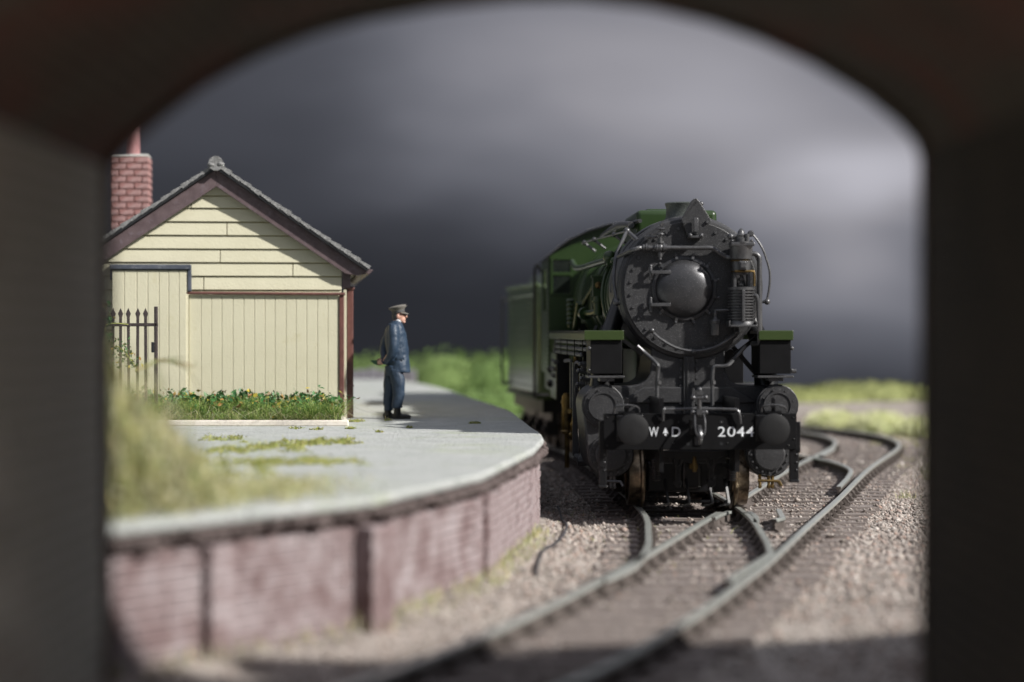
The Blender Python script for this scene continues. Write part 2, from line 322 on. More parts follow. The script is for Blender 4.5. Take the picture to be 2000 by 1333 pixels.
def dense(tab, step=0.35):
    P = smooth_path([Vector((x, y, 0)) for y, x in tab], 12)
    out = [P[0]]; acc = 0
    for a, b in zip(P, P[1:]):
        acc += (b-a).length
        if acc >= step: out.append(b); acc = 0
    return out
MP, TP = dense(MAIN), dense(LOCO_T)
def offset(path, d):
    out = []
    for i, p in enumerate(path):
        t = (path[min(i+1,len(path)-1)] - path[max(i-1,0)]).normalized(); out.append(p + Vector((t.y, -t.x, 0))*d)
    return out
G = 0.665
def ground_z(x, y):
    x = np.asarray(x, float); y = np.asarray(y, float)
    z = -0.215 + 0.018*np.sin(x*2.1+y*0.7)*np.sin(y*1.3-x*.6) + 0.012*np.sin(x*5.3+1)*np.sin(y*4.1)
    ex = edge_x(y); d = x - ex
    z += 0.16*np.exp(-np.clip(d,0,9)/0.35)*(y < 29)          # shingle banked up against the platform wall
    far = np.clip((y-50)/22, 0, 1); z += 0.22*far
    mainx = np.interp(y, [p.y for p in MP[:60]], [p.x for p in MP[:60]])
    z += 0.05*np.clip((x-mainx-2.0)/2, 0, 1)
    return z

# ------------------------------------------------------------------ sky backdrop: storm clouds
def sky_material():
    m = bpy.data.materials.new('storm_sky'); m.use_nodes = True; t = m.node_tree; t.nodes.clear(); N = t.nodes.new; L = t.links.new
    def val(op, a, b=None, c=None):
        n = N('ShaderNodeMath'); n.operation = op
        for i, q in enumerate((a, b, c)):
            if q is None: continue
            if isinstance(q, (int, float)): n.inputs[i].default_value = q
            else: L(q, n.inputs[i])
        return n.outputs[0]
    co = N('ShaderNodeTexCoord'); mp = N('ShaderNodeMapping'); mp.inputs['Scale'].default_value = (0.06, 0.06, 0.12); L(co.outputs['Object'], mp.inputs[0])
    no = N('ShaderNodeTexNoise'); no.inputs['Scale'].default_value = 1.6; no.inputs['Detail'].default_value = 3; no.inputs['Roughness'].default_value = 0.45; L(mp.outputs[0], no.inputs['Vector'])
    mp2 = N('ShaderNodeMapping'); mp2.inputs['Scale'].default_value = (0.06, 0.06, 0.15); mp2.inputs['Rotation'].default_value = (0, R(-7), 0); mp2.inputs['Location'].default_value = (3, 0, 1.7); L(co.outputs['Object'], mp2.inputs[0])
    no2 = N('ShaderNodeTexNoise'); no2.inputs['Scale'].default_value = 2.0; no2.inputs['Detail'].default_value = 2; no2.inputs['Roughness'].default_value = 0.4; L(mp2.outputs[0], no2.inputs['Vector'])
    sp = N('ShaderNodeSeparateXYZ'); L(co.outputs['Object'], sp.inputs[0])
    wx = val('MULTIPLY', val('SUBTRACT', no.outputs['Fac'], 0.5), 9.0)
    wz = val('MULTIPLY', val('SUBTRACT', no2.outputs['Fac'], 0.5), 2.6)
    X = val('ADD', sp.outputs['X'], wx); Z = val('ADD', sp.outputs['Z'], wz)
    def lobe(px, py, ax, az, amp, tilt=0.0):
        x0 = (px-1000)/50.6; z0 = CAM_H + (650-py)/50.6
        dx = val('SUBTRACT', X, x0); dz = val('ADD', val('SUBTRACT', Z, z0), val('MULTIPLY', dx, -tilt))
        a = val('MULTIPLY', dx, 1/ax); b = val('MULTIPLY', dz, 1/az)
        return val('MULTIPLY', val('EXPONENT', val('MULTIPLY', val('ADD', val('MULTIPLY', a, a), val('MULTIPLY', b, b)), -1.0)), amp)
    ramp = N('ShaderNodeMapRange'); ramp.interpolation_type = 'SMOOTHSTEP'; ramp.inputs[1].default_value = 3.0; ramp.inputs[2].default_value = 13.0
    ramp.inputs[3].default_value = 0.026; ramp.inputs[4].default_value = 0.070; L(Z, ramp.inputs[0])
    tot = ramp.outputs[0]
    for l in SKY_LOBES: tot = val('ADD', tot, lobe(*l))
    mod = val('ADD', val('MULTIPLY', no2.outputs['Fac'], 0.3), 0.85)
    tot = val('MULTIPLY', tot, mod)
    cr = N('ShaderNodeValToRGB'); e = cr.color_ramp.elements; e[0].position = 0; e[0].color = (0.88, 0.94, 1.17, 1); e[1].position = 0.30; e[1].color = (0.99, 0.975, 1.08, 1)
    L(tot, cr.inputs[0])
    sc = N('ShaderNodeVectorMath'); sc.operation = 'SCALE'; L(cr.outputs[0], sc.inputs[0]); L(tot, sc.inputs['Scale'])
    em = N('ShaderNodeEmission'); L(sc.outputs[0], em.inputs[0]); em.inputs[1].default_value = 0.73
    o = N('ShaderNodeOutputMaterial'); L(em.outputs[0], o.inputs[0]); return m
SKY_LOBES = [(1180, 120, 8.0, 4.4, 0.19), (1760, 340, 6.0, 1.6, 0.25, 0.06), (1660, 470, 5.5, 4.2, 0.24), (1520, 170, 7, 3.4, 0.13), (1060, 330, 5, 2.4, 0.05)]
b = MB(); pts = [(-62, 30), (-60, 52), (-50, 70), (-34, 80), (-16, 82), (16, 82), (32, 82), (44, 80.5)]
pts = [(p.x, p.y) for p in smooth_path([Vector((x, y, 0)) for x, y in pts], 6)]
vs = [(x, y, -1.5) for x, y in pts] + [(x, y, 34) for x, y in pts]; n = len(pts)
b.add(vs, [(i, i+1, n+i+1, n+i) for i in range(n-1)])
sky = b.build('sky', sky_material()); sky['kind'] = 'structure'

# ------------------------------------------------------------------ ground
xs = np.concatenate([np.linspace(-62,-12,14), np.linspace(-11,-1,22), np.linspace(-.8,9,90), np.linspace(9.4,16,18), np.linspace(18,62,14)])
ys = np.concatenate([np.linspace(-6,12,14), np.linspace(12.4,50,230), np.linspace(51,90,50)])
XX, YY = np.meshgrid(xs, ys); ZZ = ground_z(XX, YY)
ZZ = ZZ + (RNG.random(ZZ.shape)-.5)*0.025*(YY < 55)
V = np.stack([XX, YY, ZZ], -1).reshape(-1, 3); nx, ny = len(xs), len(ys)
I = np.arange((ny-1)*nx).reshape(ny-1, nx)[:, :-1].ravel()
F = np.stack([I, I+1, I+nx+1, I+nx], 1)
g = link('ground', tri_mesh('ground', V, F, M['ground'], True)); g['kind'] = 'structure'

# ------------------------------------------------------------------ tracks
RAIL = [(-.06,-.155),(-.06,-.140),(-.015,-.125),(-.015,-.045),(-.038,-.034),(-.038,-.006),(-.032,0),(.032,0),(.038,-.006),(.038,-.034),(.015,-.045),(.015,-.125),(.06,-.140),(.06,-.155)]
RMAT = [0,0,0,0,1,1,1,1,1,0,0,0,0,0]
def rail(path, parent, name='rail'):
    return MB().sweep([(p.x, p.y, p.z) for p in path], RAIL, RMAT).build(name, [M['rail_side'], M['rail_top']], parent, smooth=30)
t_main = thing('railway_track', 'curving track whose two bright rails sweep past the right of the steam engine', 'railway track', (0,0,0))
t_loco = thing('railway_track', 'diverging track running under the black and green steam engine', 'railway track', (0,0,0))
mr = offset(MP, G); ml = offset(MP, -G); tr_ = offset(TP, G); tl_ = offset(TP, -G)
rail(mr, t_main)
rail([p for p in ml if p.y < 28.4], t_main)
rail([p for p in ml if p.y > 30.2], t_main)
rail([p for p in tl_ if p.y > 20.0], t_loco)
# right-hand rail of the engine's road: bends away from the main rail, starts with a short gap
rp = [Vector((2.05,20.1,0)), Vector((2.22,20.8,0)), Vector((2.48,21.7,0))] + [p for p in tr_ if p.y > 22.6]
rail(smooth_path(rp, 3), t_loco)
rail(smooth_path([Vector(q) for q in ((2.86,28.0,0),(2.74,27.7,0),(2.55,27.0,0))], 4), t_loco, 'wing_rail')
rail(smooth_path([Vector(q) for q in ((3.12,27.9,0),(3.12,27.2,0),(3.02,26.3,0))], 4), t_loco, 'wing_rail')
# closure rail of the next turnout, curving off to the left further back
cr_ = smooth_path([Vector(q) for q in ((4.98,32.4,0),(5.55,35.0,0),(5.86,37.0,0),(5.78,39.6,0),(5.2,42.2,0),(4.2,45.5,0),(2.6,50,0))], 5)
rail(cr_, t_main, 'closure_rail')
rail([Vector(q) for q in ((3.55,28.3,0),(3.44,27.0,0),(3.30,26.75,0))], t_main, 'check_rail')
rail([Vector(q) for q in ((6.5,43.0,0),(6.0,41.0,0),(5.95,40.6,0))], t_main, 'check_rail')
# sleepers and chairs
sl = MB().box(-1.16,1.16,-.12,.12,-.07,0).mesh('sleeper', M['sleeper'], 0)
def long_sleeper(x0, x1): return MB().box(x0, x1, -.12, .12, -.07, 0).mesh('sleeper', M['sleeper'], 0)
def xat(path, y): return float(np.interp(y, [p.y for p in path], [p.x for p in path]))
SLEEP = []; chairs = []
ch = MB().box(-.12,-.045,-.055,.055,-.158,-.118).bar((-.088,0,-.125),(-.032,0,-.055),.075,.035).box(.045,.12,-.055,.055,-.158,-.118).bar((.088,0,-.125),(.032,0,-.055),.075,.035)
ch_me = ch.mesh('rail_chair', M['rail_side'], 0)
y = 12.0
while y < 31.0:
    ym = y; cm = xat(MP, ym); a = cm-1.16; bb = cm+1.2
    if ym > 19.6: a = min(a, xat(TP, ym)-1.18)
    o = inst('sleeper', long_sleeper(a, bb), t_main, (random.uniform(-.02,.02), ym, -.155), (0, 0, random.uniform(-.012,.012)))
    SLEEP.append((a, bb, ym)); 
    rl = [xat(mr, ym), xat(ml, ym)]
    if ym > 20: rl.append(xat(tl_, ym))
    if ym > 22: rl.append(xat(tr_, ym))
    for k, x in enumerate(rl): chairs.append((x, ym, 0.0, t_main if k < 2 else t_loco))
    y += 0.62
def along(path, ymin, ymax, step):
    acc = 0; out = []
    for i in range(1, len(path)-1):
        acc += (path[i]-path[i-1]).length
        if path[i].y > ymin and path[i].y < ymax and acc >= step:
            t = (path[i+1]-path[i-1]).normalized(); out.append((path[i], math.atan2(-t.x, t.y))); acc = 0
    return out
for path, th, y0 in ((MP, t_main, 31.0), (TP, t_loco, 31.0)):
    fine = []
    for a, c in zip(path, path[1:]):
        fine += [a + (c-a)*k/6 for k in range(6)]
    last = fine[0]; 
    for i in range(1, len(fine)-1):
        p = fine[i]
        if p.y < y0 and last is fine[0]: continue
        if (p-last).length < 0.62: continue
        last = p; t = (fine[i+1]-fine[i-1]).normalized(); rz = math.atan2(-t.x, t.y)
        o = inst('sleeper', sl, th, (p.x, p.y, -.155), (0,0,rz)); SLEEP.append((p.x-1.16, p.x+1.16, p.y))
        for sg in (-1, 1):
            q = p + Vector((t.y, -t.x, 0))*G*sg; chairs.append((q.x, q.y, rz, th))
cnt = 0
rest = {t_main.name: MB(), t_loco.name: MB()}
chairs.sort(key=lambda c: c[1])
for x, y, rz, th in chairs:
    if 27.6 < y < 31 and th is t_main and x < xat(MP, y): continue
    if cnt < 290: inst('rail_chair', ch_me, th, (x, y, 0), (0, 0, rz)); cnt += 1
    else:
        c, s_ = math.cos(rz), math.sin(rz)
        rest[th.name].add([(x+a*c-b_*s_, y+a*s_+b_*c, z) for a, b_, z in ch.v], ch.f)
for th in (t_main, t_loco):
    if rest[th.name].v: rest[th.name].build('rail_chair', M['rail_side'], th, 0, kind='stuff')

# ------------------------------------------------------------------ ballast: loose stones
def stones(n, x0f, x1f, y0, y1, s0, s1, power=1.0):
    y = y0 + (y1-y0)*RNG.random(n)**power; lo, hi = x0f(y), x1f(y); x = lo + (hi-lo)*RNG.random(n)
    keep = x > edge_x(y)+0.03
    for P in (mr, ml, tr_, tl_):
        py = np.array([p.y for p in P]); px = np.array([p.x for p in P]); k = np.argmax(py)
        keep &= (np.abs(x-np.interp(y, py[:k+1], px[:k+1])) > 0.07)
    sy = np.array([s[2] for s in SLEEP]); on = np.zeros(n, bool)
    for a, bb, yy in SLEEP: on |= (x > a) & (x < bb) & (np.abs(y-yy) < 0.13)
    keep &= (~on) | (RNG.random(n) < 0.22)
    keep &= ~((y > 25.5) & (y < 46) & (np.abs(x-np.interp(y,[25.5,46],[2.35,1.1])) < .6) & (RNG.random(n) < .3))
    x, y, on = x[keep], y[keep], on[keep]; n = len(x)
    s = s0 + (s1-s0)*RNG.random(n)**1.8
    z = ground_z(x, y) + s*0.30; z[on] = -.155 + s[on]*.25
    octa = np.array([(1,0,0),(-1,0,0),(0,1,0),(0,-1,0),(0,0,1),(0,0,-1)], float)
    fc = np.array([(0,2,4),(2,1,4),(1,3,4),(3,0,4),(2,0,5),(1,2,5),(3,1,5),(0,3,5)])
    P = octa[None]*(0.55+0.6*RNG.random((n,6,1))) + (RNG.random((n,6,3))-.5)*0.45
    a = RNG.random(n)*6.28; ca, sa = np.cos(a)[:,None], np.sin(a)[:,None]
    Q = np.stack([P[...,0]*ca-P[...,1]*sa, P[...,0]*sa+P[...,1]*ca, P[...,2]*0.75], -1)*s[:,None,None]
    Q += np.stack([x,y,z],-1)[:,None,:]
    return Q.reshape(-1,3), (fc[None]+6*np.arange(n)[:,None,None]).reshape(-1,3)
parts = [stones(16000, lambda y: edge_x(y), lambda y: y*0+5.5, 13.0, 23, .010, .040),
         stones(115000, lambda y: edge_x(y), lambda y: 3.2+y*0.165, 22.5, 40, .008, .034, 1.25),
         stones(6500, lambda y: edge_x(y), lambda y: 3.2+y*0.165, 20, 42, .028, .062),
         stones(20000, lambda y: y*0+.2, lambda y: 3+y*0.165, 38, 62, .02, .055)]
off = 0; VV = []; FF = []
for v_, f_ in parts: VV.append(v_); FF.append(f_+off); off += len(v_)
bal = link('ballast', tri_mesh('ballast', np.concatenate(VV), np.concatenate(FF), M['stone'])); 
tag(bal, 'loose pinkish grey track ballast between and beside the rails', 'ballast', kind='stuff')

# ------------------------------------------------------------------ grass, leaf and fibre makers
def blades(n, pos, h0, h1, w, lean=0.5, droop=0.2):
    """pos(n)->(n,3) base points; returns verts, faces"""
    p = pos(n); h = h0+(h1-h0)*RNG.random(n); a = RNG.random(n)*6.283; l = lean*RNG.random(n)
    d = np.stack([np.cos(a), np.sin(a), np.zeros(n)], -1); b2 = RNG.random(n)*6.283
    side = np.stack([np.cos(b2), np.sin(b2), np.zeros(n)], -1)*w
    mid = p + d*(l*h*.45)[:,None] + np.array([0,0,1.0])*(h*.6)[:,None]
    tip = p + d*(l*h*1.3)[:,None] + np.array([0,0,1.0])*(h*(1-droop*l))[:,None]
    V = np.stack([p-side, p+side, mid-side*.7, mid+side*.7, tip], 1)
    F = np.array([(0,1,3),(0,3,2),(2,3,4)])[None]+5*np.arange(n)[:,None,None]
    return V.reshape(-1,3), F.reshape(-1,3)
def leaves(n, pos, s0, s1, flat=0.6):
    p = pos(n); s = s0+(s1-s0)*RNG.random(n)
    u = RNG.normal(size=(n,3)); u /= np.linalg.norm(u,axis=1)[:,None]
    w_ = RNG.normal(size=(n,3)); w_[:,2] *= flat; v = np.cross(u, w_); v /= np.linalg.norm(v,axis=1)[:,None]
    nn = np.cross(u, v)
    V = np.stack([p-u*s[:,None], p-v*(s*.55)[:,None]+nn*(s*.2)[:,None], p+u*s[:,None], p+v*(s*.55)[:,None]+nn*(s*.2)[:,None]], 1)
    F = np.array([(0,1,2),(0,2,3)])[None]+4*np.arange(n)[:,None,None]
    return V.reshape(-1,3), F.reshape(-1,3)
def fibres(n, pos, l0, l1, w):
    p = pos(n); l = l0+(l1-l0)*RNG.random(n); d = RNG.normal(size=(n,3)); d /= np.linalg.norm(d,axis=1)[:,None]
    s = np.cross(d, RNG.normal(size=(n,3))); s /= np.linalg.norm(s,axis=1)[:,None]; s *= w
    k = RNG.normal(size=(n,3))*(l*.25)[:,None]
    V = np.stack([p-s, p+s, p+d*l[:,None]*.5+k-s*.7, p+d*l[:,None]*.5+k+s*.7, p+d*l[:,None]], 1)
    F = np.array([(0,1,3),(0,3,2),(2,3,4)])[None]+5*np.arange(n)[:,None,None]
    return V.reshape(-1,3), F.reshape(-1,3)
def merge(*parts):
    off = 0; V = []; F = []
    for v_, f_ in parts: V.append(v_); F.append(f_+off); off += len(v_)
    return np.concatenate(V), np.concatenate(F)

# ------------------------------------------------------------------ platform
plat = thing('station_platform', 'pale grey raised platform with a curving red brick edge wall', 'platform', (0,0,0))
PT = 0.99
poly = [(x, y) for x, y in EP] + [(-30, 67), (-30, 13.0)]
MB().prism_z(poly, PT-.085, PT).build('slab', M['platform'], plat, 40, bevel=0.03, seg=3)
def inset(d):
    P = [Vector((x, y, 0)) for x, y in EP]; return [(p.x, p.y) for p in offset(P, -d)]
b = MB(); ip = inset(0.035); b.prism_z(ip + [(-30,66.9),(-30,13.1)], PT-.165, PT-.085)
# crumbling lip of the coping
lip = b.build('coping', M['platform_edge'], plat, 40)
b = MB()
P = [Vector((x, y, 0)) for x, y in EP]
for i in range(2, len(P)-1):
    if P[i].y > 33: break
    t = (P[i+1]-P[i-1]).normalized(); nrm = Vector((t.y, -t.x, 0)); L_ = (P[i+1]-P[i]).length; k = max(1, int(L_/.12))
    for j in range(k):
        q = P[i].lerp(P[i+1], (j+random.random()*.5)/k); h = random.uniform(.03,.10); o = random.uniform(-.03,.012)
        q = q + nrm*o; b.ball((q.x, q.y, PT-.12-random.uniform(0,.06)), random.uniform(.05,.085), (1,1,.7), 6)
b.build('broken_edge', M['platform_edge'], plat, 60, kind='stuff')
ip = inset(0.11); MB().prism_z(ip + [(-29.9,66.8),(-29.9,13.2)], -.5, PT-.165).build('wall_core', M['wall_mortar'], plat, 40)
# bricks along the edge wall
path = [Vector((x, y, 0)) for x, y in inset(0.095)]; seg = [0]
for a, c in zip(path, path[1:]): seg.append(seg[-1]+(c-a).length)
seg = np.array(seg); pxs = np.array([p.x for p in path]); pys = np.array([p.y for p in path])
def on_wall(s): 
    x = np.interp(s, seg, pxs); y_ = np.interp(s, seg, pys); x2 = np.interp(s+.05, seg, pxs); y2 = np.interp(s+.05, seg, pys)
    return x, y_, math.atan2(y2-y_, x2-x)
brick = MB(); w2, h2, d2, c_ = .1162, .036, .045, .006
brick.add([(-w2,-.0,-h2),(w2,-.0,-h2),(w2,.0,h2),(-w2,0,h2)],[])
brick = MB()
def pillow(b, w, h, d, c):   # a brick with soft front edges: front at -y
    b.add([(-w,0,-h),(w,0,-h),(w,0,h),(-w,0,h),(-w,-d+c,-h),(w,-d+c,-h),(w,-d+c,h),(-w,-d+c,h),(-w+c,-d,-h+c),(w-c,-d,-h+c),(w-c,-d,h-c),(-w+c,-d,h-c)],
          [(4,0,1,5),(5,1,2,6),(6,2,3,7),(7,3,0,4),(4,5,9,8),(5,6,10,9),(6,7,11,10),(7,4,8,11),(8,9,10,11)])
pillow(brick, w2, h2, d2, c_); brick_me = brick.mesh('brick', M['wall_brick'], 0)
items = []; s_start = float(np.interp(13.6, pys, seg)); s_end = float(np.interp(31.5, pys, seg))
for row in range(11):
    z = -.17 + row*.088; s = s_start + (row % 2)*.118
    while s < s_end:
        items.append((s, z)); s += .236
items.sort(key=lambda i: abs(np.interp(i[0], seg, pys)-24.2)); nb = 0; jb = MB()
for s, z in items:
    x, y_, a = on_wall(s); x += random.uniform(-.004,.004)
    if nb < 295: inst('brick', brick_me, plat, (x, y_, z), (0,0,a), (random.uniform(.97,1), random.uniform(.85,1.15), 1)); nb += 1
    else:
        c, sn = math.cos(a), math.sin(a); jb.add([(x+p[0]*c-p[1]*sn, y_+p[0]*sn+p[1]*c, z+p[2]) for p in brick.v], brick.f)
jb.build('brickwork', M['wall_brick'], plat, 0, kind='stuff')
def pier(yw, wid, proj):
    s = float(np.interp(yw, pys, seg)); x, y_, a = on_wall(s); t = Vector((math.cos(a), math.sin(a), 0)); nr = Vector((t.y, -t.x, 0)); b = MB()
    for row in range(11):
        z = -.17 + row*.088; i = .012 if row % 2 else 0
        o = Vector((x, y_, z)); q = [o, o+t*wid, o+t*wid+nr*(proj-i), o+nr*(proj-i)]
        b.add([(p.x,p.y,z-.037) for p in q]+[(p.x,p.y,z+.037) for p in q], [(0,3,2,1),(4,5,6,7),(0,1,5,4),(1,2,6,5),(2,3,7,6),(3,0,4,7)])
        q = [o+t*.015, o+t*(wid-.015), o+t*(wid-.015)+nr*(proj-.03), o+t*.015+nr*(proj-.03)]
        b.add([(p.x,p.y,z+.037) for p in q]+[(p.x,p.y,z+.051) for p in q], [(0,3,2,1),(4,5,6,7),(0,1,5,4),(1,2,6,5),(2,3,7,6),(3,0,4,7)])
    return b.build('pier', M['wall_brick'], plat, 0)
pier(17.4, .30, .24); pier(15.85, .26, .14); pier(20.9, .24, .10); pier(25.1, .2, .06)

# moss and weeds on the platform and by the wall
def moss_at(spots, name, label, hmul=1.0):
    out = []
    for x, y_, r, n in [(x0+random.gauss(0,1)*r0*.9, y0+random.gauss(0,1)*r0*1.6, r0*random.uniform(.15,.5), n0//12+3) for x0, y0, r0, n0 in spots for _ in range(14)]:
        def pos(k, x=x, y_=y_, r=r):
            a = RNG.random(k)*6.283; q = r*np.sqrt(RNG.random(k)); px = x+np.cos(a)*q*1.5; py = y_+np.sin(a)*q*1.4
            return np.stack([px, py, PT + (.03+.07*min(1,r/.15))*hmul*RNG.random(k)*np.clip(1-q/r,0,1)+.004], -1)
        out.append(leaves(max(4, int(n*.6)), pos, .009, .020, 1.0)); out.append(fibres(n//3, pos, .02, .06, .004))
    v_, f_ = merge(*out); o = link(name, tri_mesh(name, v_, f_, M['moss'])); tag(o, label, 'moss', kind='stuff'); return o
sp_ = []
for px, py, r, n in ((455,880,.22,700),(520,880,.26,1000),(545,872,.2,700),(600,868,.2,600),(640,864,.22,900),(680,866,.12,350),(470,905,.25,700),(530,905,.3,900),(590,905,.2,500),(645,905,.2,500),(430,860,.2,500),(925,828,.045,120),(692,824,.09,260),(684,838,.05,140),(760,822,.04,60),(740,845,.03,40),(800,836,.03,40),(620,840,.05,80),(575,838,.05,80),(420,930,.4,900),(350,950,.5,1200),(330,905,.4,900)):
    s = (py-650)/1.36; sp_.append(((px-1000)/s, FPX/s, r, n))
moss_at(sp_, 'moss', 'yellow green moss clumps scattered over the grey platform')

# ------------------------------------------------------------------ arch bridge in front
bridge = thing('arch_bridge', 'dark brick arch bridge framing the view, seen from underneath', 'bridge', (0,0,0))
YB = 12.5; SB = FPX/YB
prof = [(205,325),(214,300),(245,268),(300,222),(380,160),(440,126),(500,95),(600,55),(700,28),(850,2),(1000,-12),(1130,-14),(1280,2),(1400,30),(1500,66),(1600,112),(1700,172),(1770,228),(1800,262),(1811,295)]
arch = [((x-1000)/SB, CAM_H+(650-y_)/SB) for x, y_ in prof]
xl, xr = arch[0][0], arch[-1][0]
outer = [(-14,-1),(xl,-1)] + arch + [(xr,-1),(14,-1),(14,4.32),(-14,4.32)]
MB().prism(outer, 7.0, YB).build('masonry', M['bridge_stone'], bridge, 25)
MB().box(-14,14,YB-.35,YB+.04,4.322,4.38).build('parapet_coping', M['bridge_stone'], bridge, 0, bevel=.02)
bb_ = MB(); pillow(bb_, .112, .040, .022, .007)
bme = MB(); pillow(bme, .112, .040, .022, .007); bme = bme.mesh('brick', M['bridge_brick'], 0)
# smooth arch ring closing the brickwork at the far face
cxa = (xl+xr)/2; ring_o = [(xl-.02,-.9)] + [(xl-.02, arch[0][1])] + [(x-.02 if x < cxa else x+.02, z+.02) for x, z in arch] + [(xr+.02,arch[-1][1]),(xr+.02,-.9)]
ring_i = [(xl+.045,-.9)] + [(xl+.045, arch[0][1])] + [(x+(.045 if x < cxa else -.045)*min(1,abs(x-cxa)), z-.045) for x, z in arch] + [(xr-.045,arch[-1][1]),(xr-.045,-.9)]
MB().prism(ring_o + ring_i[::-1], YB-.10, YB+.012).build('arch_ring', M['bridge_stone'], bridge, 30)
MB().box(xl-.02, xl+.006, 7.2, YB-.09, -.9, arch[0][1]-.01).build('jointing', M['bridge_mortar'], bridge, 0)
# left inner wall: bricks face +x
nb = 0; jb = MB(); items = []
row = 0; z = -.15
while z < arch[0][1]-.02:
    y_ = YB-.12-(row % 2)*.118
    while y_ > 8.6: items.append((y_, z)); y_ -= .236
    z += .10; row += 1
items.sort(key=lambda i: abs(i[0]-11.4)*1.5+abs(i[1]-2.4))
for y_, z in items:
    if nb < 295: inst('brick', bme, bridge, (xl-.004, y_, z), (0,0,math.pi/2), (1, random.uniform(.7,1.3), 1)); nb += 1
    else: jb.add([(xl-.004-p[1], y_+p[0], z+p[2]) for p in bb_.v], bb_.f)
jb.build('brickwork', M['bridge_brick'], bridge, 0, kind='stuff'); jb = MB()
MB().box(xr-.006, xr+.02, 7.2, YB-.09, -.9, arch[-1][1]-.01).build('shaded_facing', M['shaded_brick'], bridge, 0)  # right inner wall: its shade is in the dark brick colour
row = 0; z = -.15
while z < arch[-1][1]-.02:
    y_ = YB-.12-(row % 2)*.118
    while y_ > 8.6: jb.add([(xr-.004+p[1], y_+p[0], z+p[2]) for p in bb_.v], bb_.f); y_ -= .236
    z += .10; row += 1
jb.build('shaded_brickwork', M['shaded_brick'], bridge, 0, kind='stuff'); jb = MB()
# soffit bricks, laid along the tunnel
al = [0]
for a, c in zip(arch, arch[1:]): al.append(al[-1]+math.hypot(c[0]-a[0], c[1]-a[1]))
s = .06; row = 0
while s < al[-1]-.05:
    x = np.interp(s, al, [p[0] for p in arch]); z = np.interp(s, al, [p[1] for p in arch]); x2 = np.interp(s+.03, al, [p[0] for p in arch]); z2 = np.interp(s+.03, al, [p[1] for p in arch])
    t = Vector((x2-x, 0, z2-z)).normalized(); nr = Vector((t.z, 0, -t.x)); y_ = YB-.12-(row % 2)*.118
    while y_ > 8.8:
        jb.add([tuple(Vector((x, y_, z)) + Vector((0,1,0))*p[0] + nr*(-p[1]-.006) + t*p[2]) for p in bb_.v], bb_.f); y_ -= .236
    s += .10; row += 1
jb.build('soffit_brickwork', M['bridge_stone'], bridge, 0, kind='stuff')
# wall added out of view on the right to shade the near ground
wb = MB(); p0 = Vector((xr+1.6, YB, 0)); p1 = Vector((13.0, 16.5, 0)); t = (p1-p0).normalized(); nr = Vector((-t.y, t.x, 0))*.5
q = [(p0,-.5),(p1,-.5),(p1,3.8),(p0,4.7)]
wb.add([(p.x,p.y,z) for p, z in q]+[(p.x+nr.x,p.y+nr.y,z) for p, z in q], [(0,1,2,3),(7,6,5,4),(0,4,5,1),(1,5,6,2),(2,6,7,3),(3,7,4,0)])
wb.build('added_shadow_wall', M['bridge_stone'], bridge, 0)

# ------------------------------------------------------------------ undergrowth
def bank(name, label, cat, lobes, mat_base, mat_leaf, n, s0, s1, spread=.2, n2=0, hb=(.1,.3), lump=.10):
    """lobes: (x,y,z0,rx,ry,h) rounded heaps; surface mesh + leaf-sized faces on it"""
    def height(x, y_):
        z = np.full(x.shape, -9.0)
        for lx, ly, z0, rx, ry, h in lobes:
            q = 1-((x-lx)/rx)**2-((y_-ly)/ry)**2; z = np.maximum(z, np.where(q > 0, z0+h*np.sqrt(np.clip(q,0,1)), -9))
        return z
    mb = MB()
    for lx, ly, z0, rx, ry, h in lobes:
        core = .62 if spread > .5 else .93; mb2 = MB().ball((lx,ly,z0), 1, (rx*core,ry*core,h*core*.97), 18)
        vs = []
        for v in mb2.v:
            k = 1+lump*noise.noise(Vector(v)*2.2); vs.append((lx+(v[0]-lx)*k, ly+(v[1]-ly)*k, z0+(v[2]-z0)*k))
        mb.add(vs, mb2.f)
    base = mb.build(name, mat_base, None, 80)
    W = np.array([l[3]*l[4]+l[5]*l[3] for l in lobes]); W /= W.sum()
    def pos(k):
        i = RNG.choice(len(lobes), k, p=W); L_ = np.array(lobes)[i]; d = RNG.normal(size=(k,3)); d /= np.linalg.norm(d,axis=1)[:,None]; d[:,2] = np.abs(d[:,2])
        rr = (.86 if spread < .5 else .58)+spread*RNG.random(k)**1.6
        return np.stack([L_[:,0]+d[:,0]*L_[:,3]*rr, L_[:,1]+d[:,1]*L_[:,4]*rr, L_[:,2]+d[:,2]*L_[:,5]*rr], -1)
    pr = [leaves(n, pos, s0, s1, 1.0)]
    if n2: pr.append(blades(n2, pos, hb[0], hb[1], .006 if hb[1] < .5 else .012, 1.0, .5))
    v_, f_ = merge(*pr); lf = link('foliage', tri_mesh('foliage', v_, f_, mat_leaf), base); lf['kind'] = 'stuff'
    tag(base, label, cat); base['kind'] = 'stuff'; return base

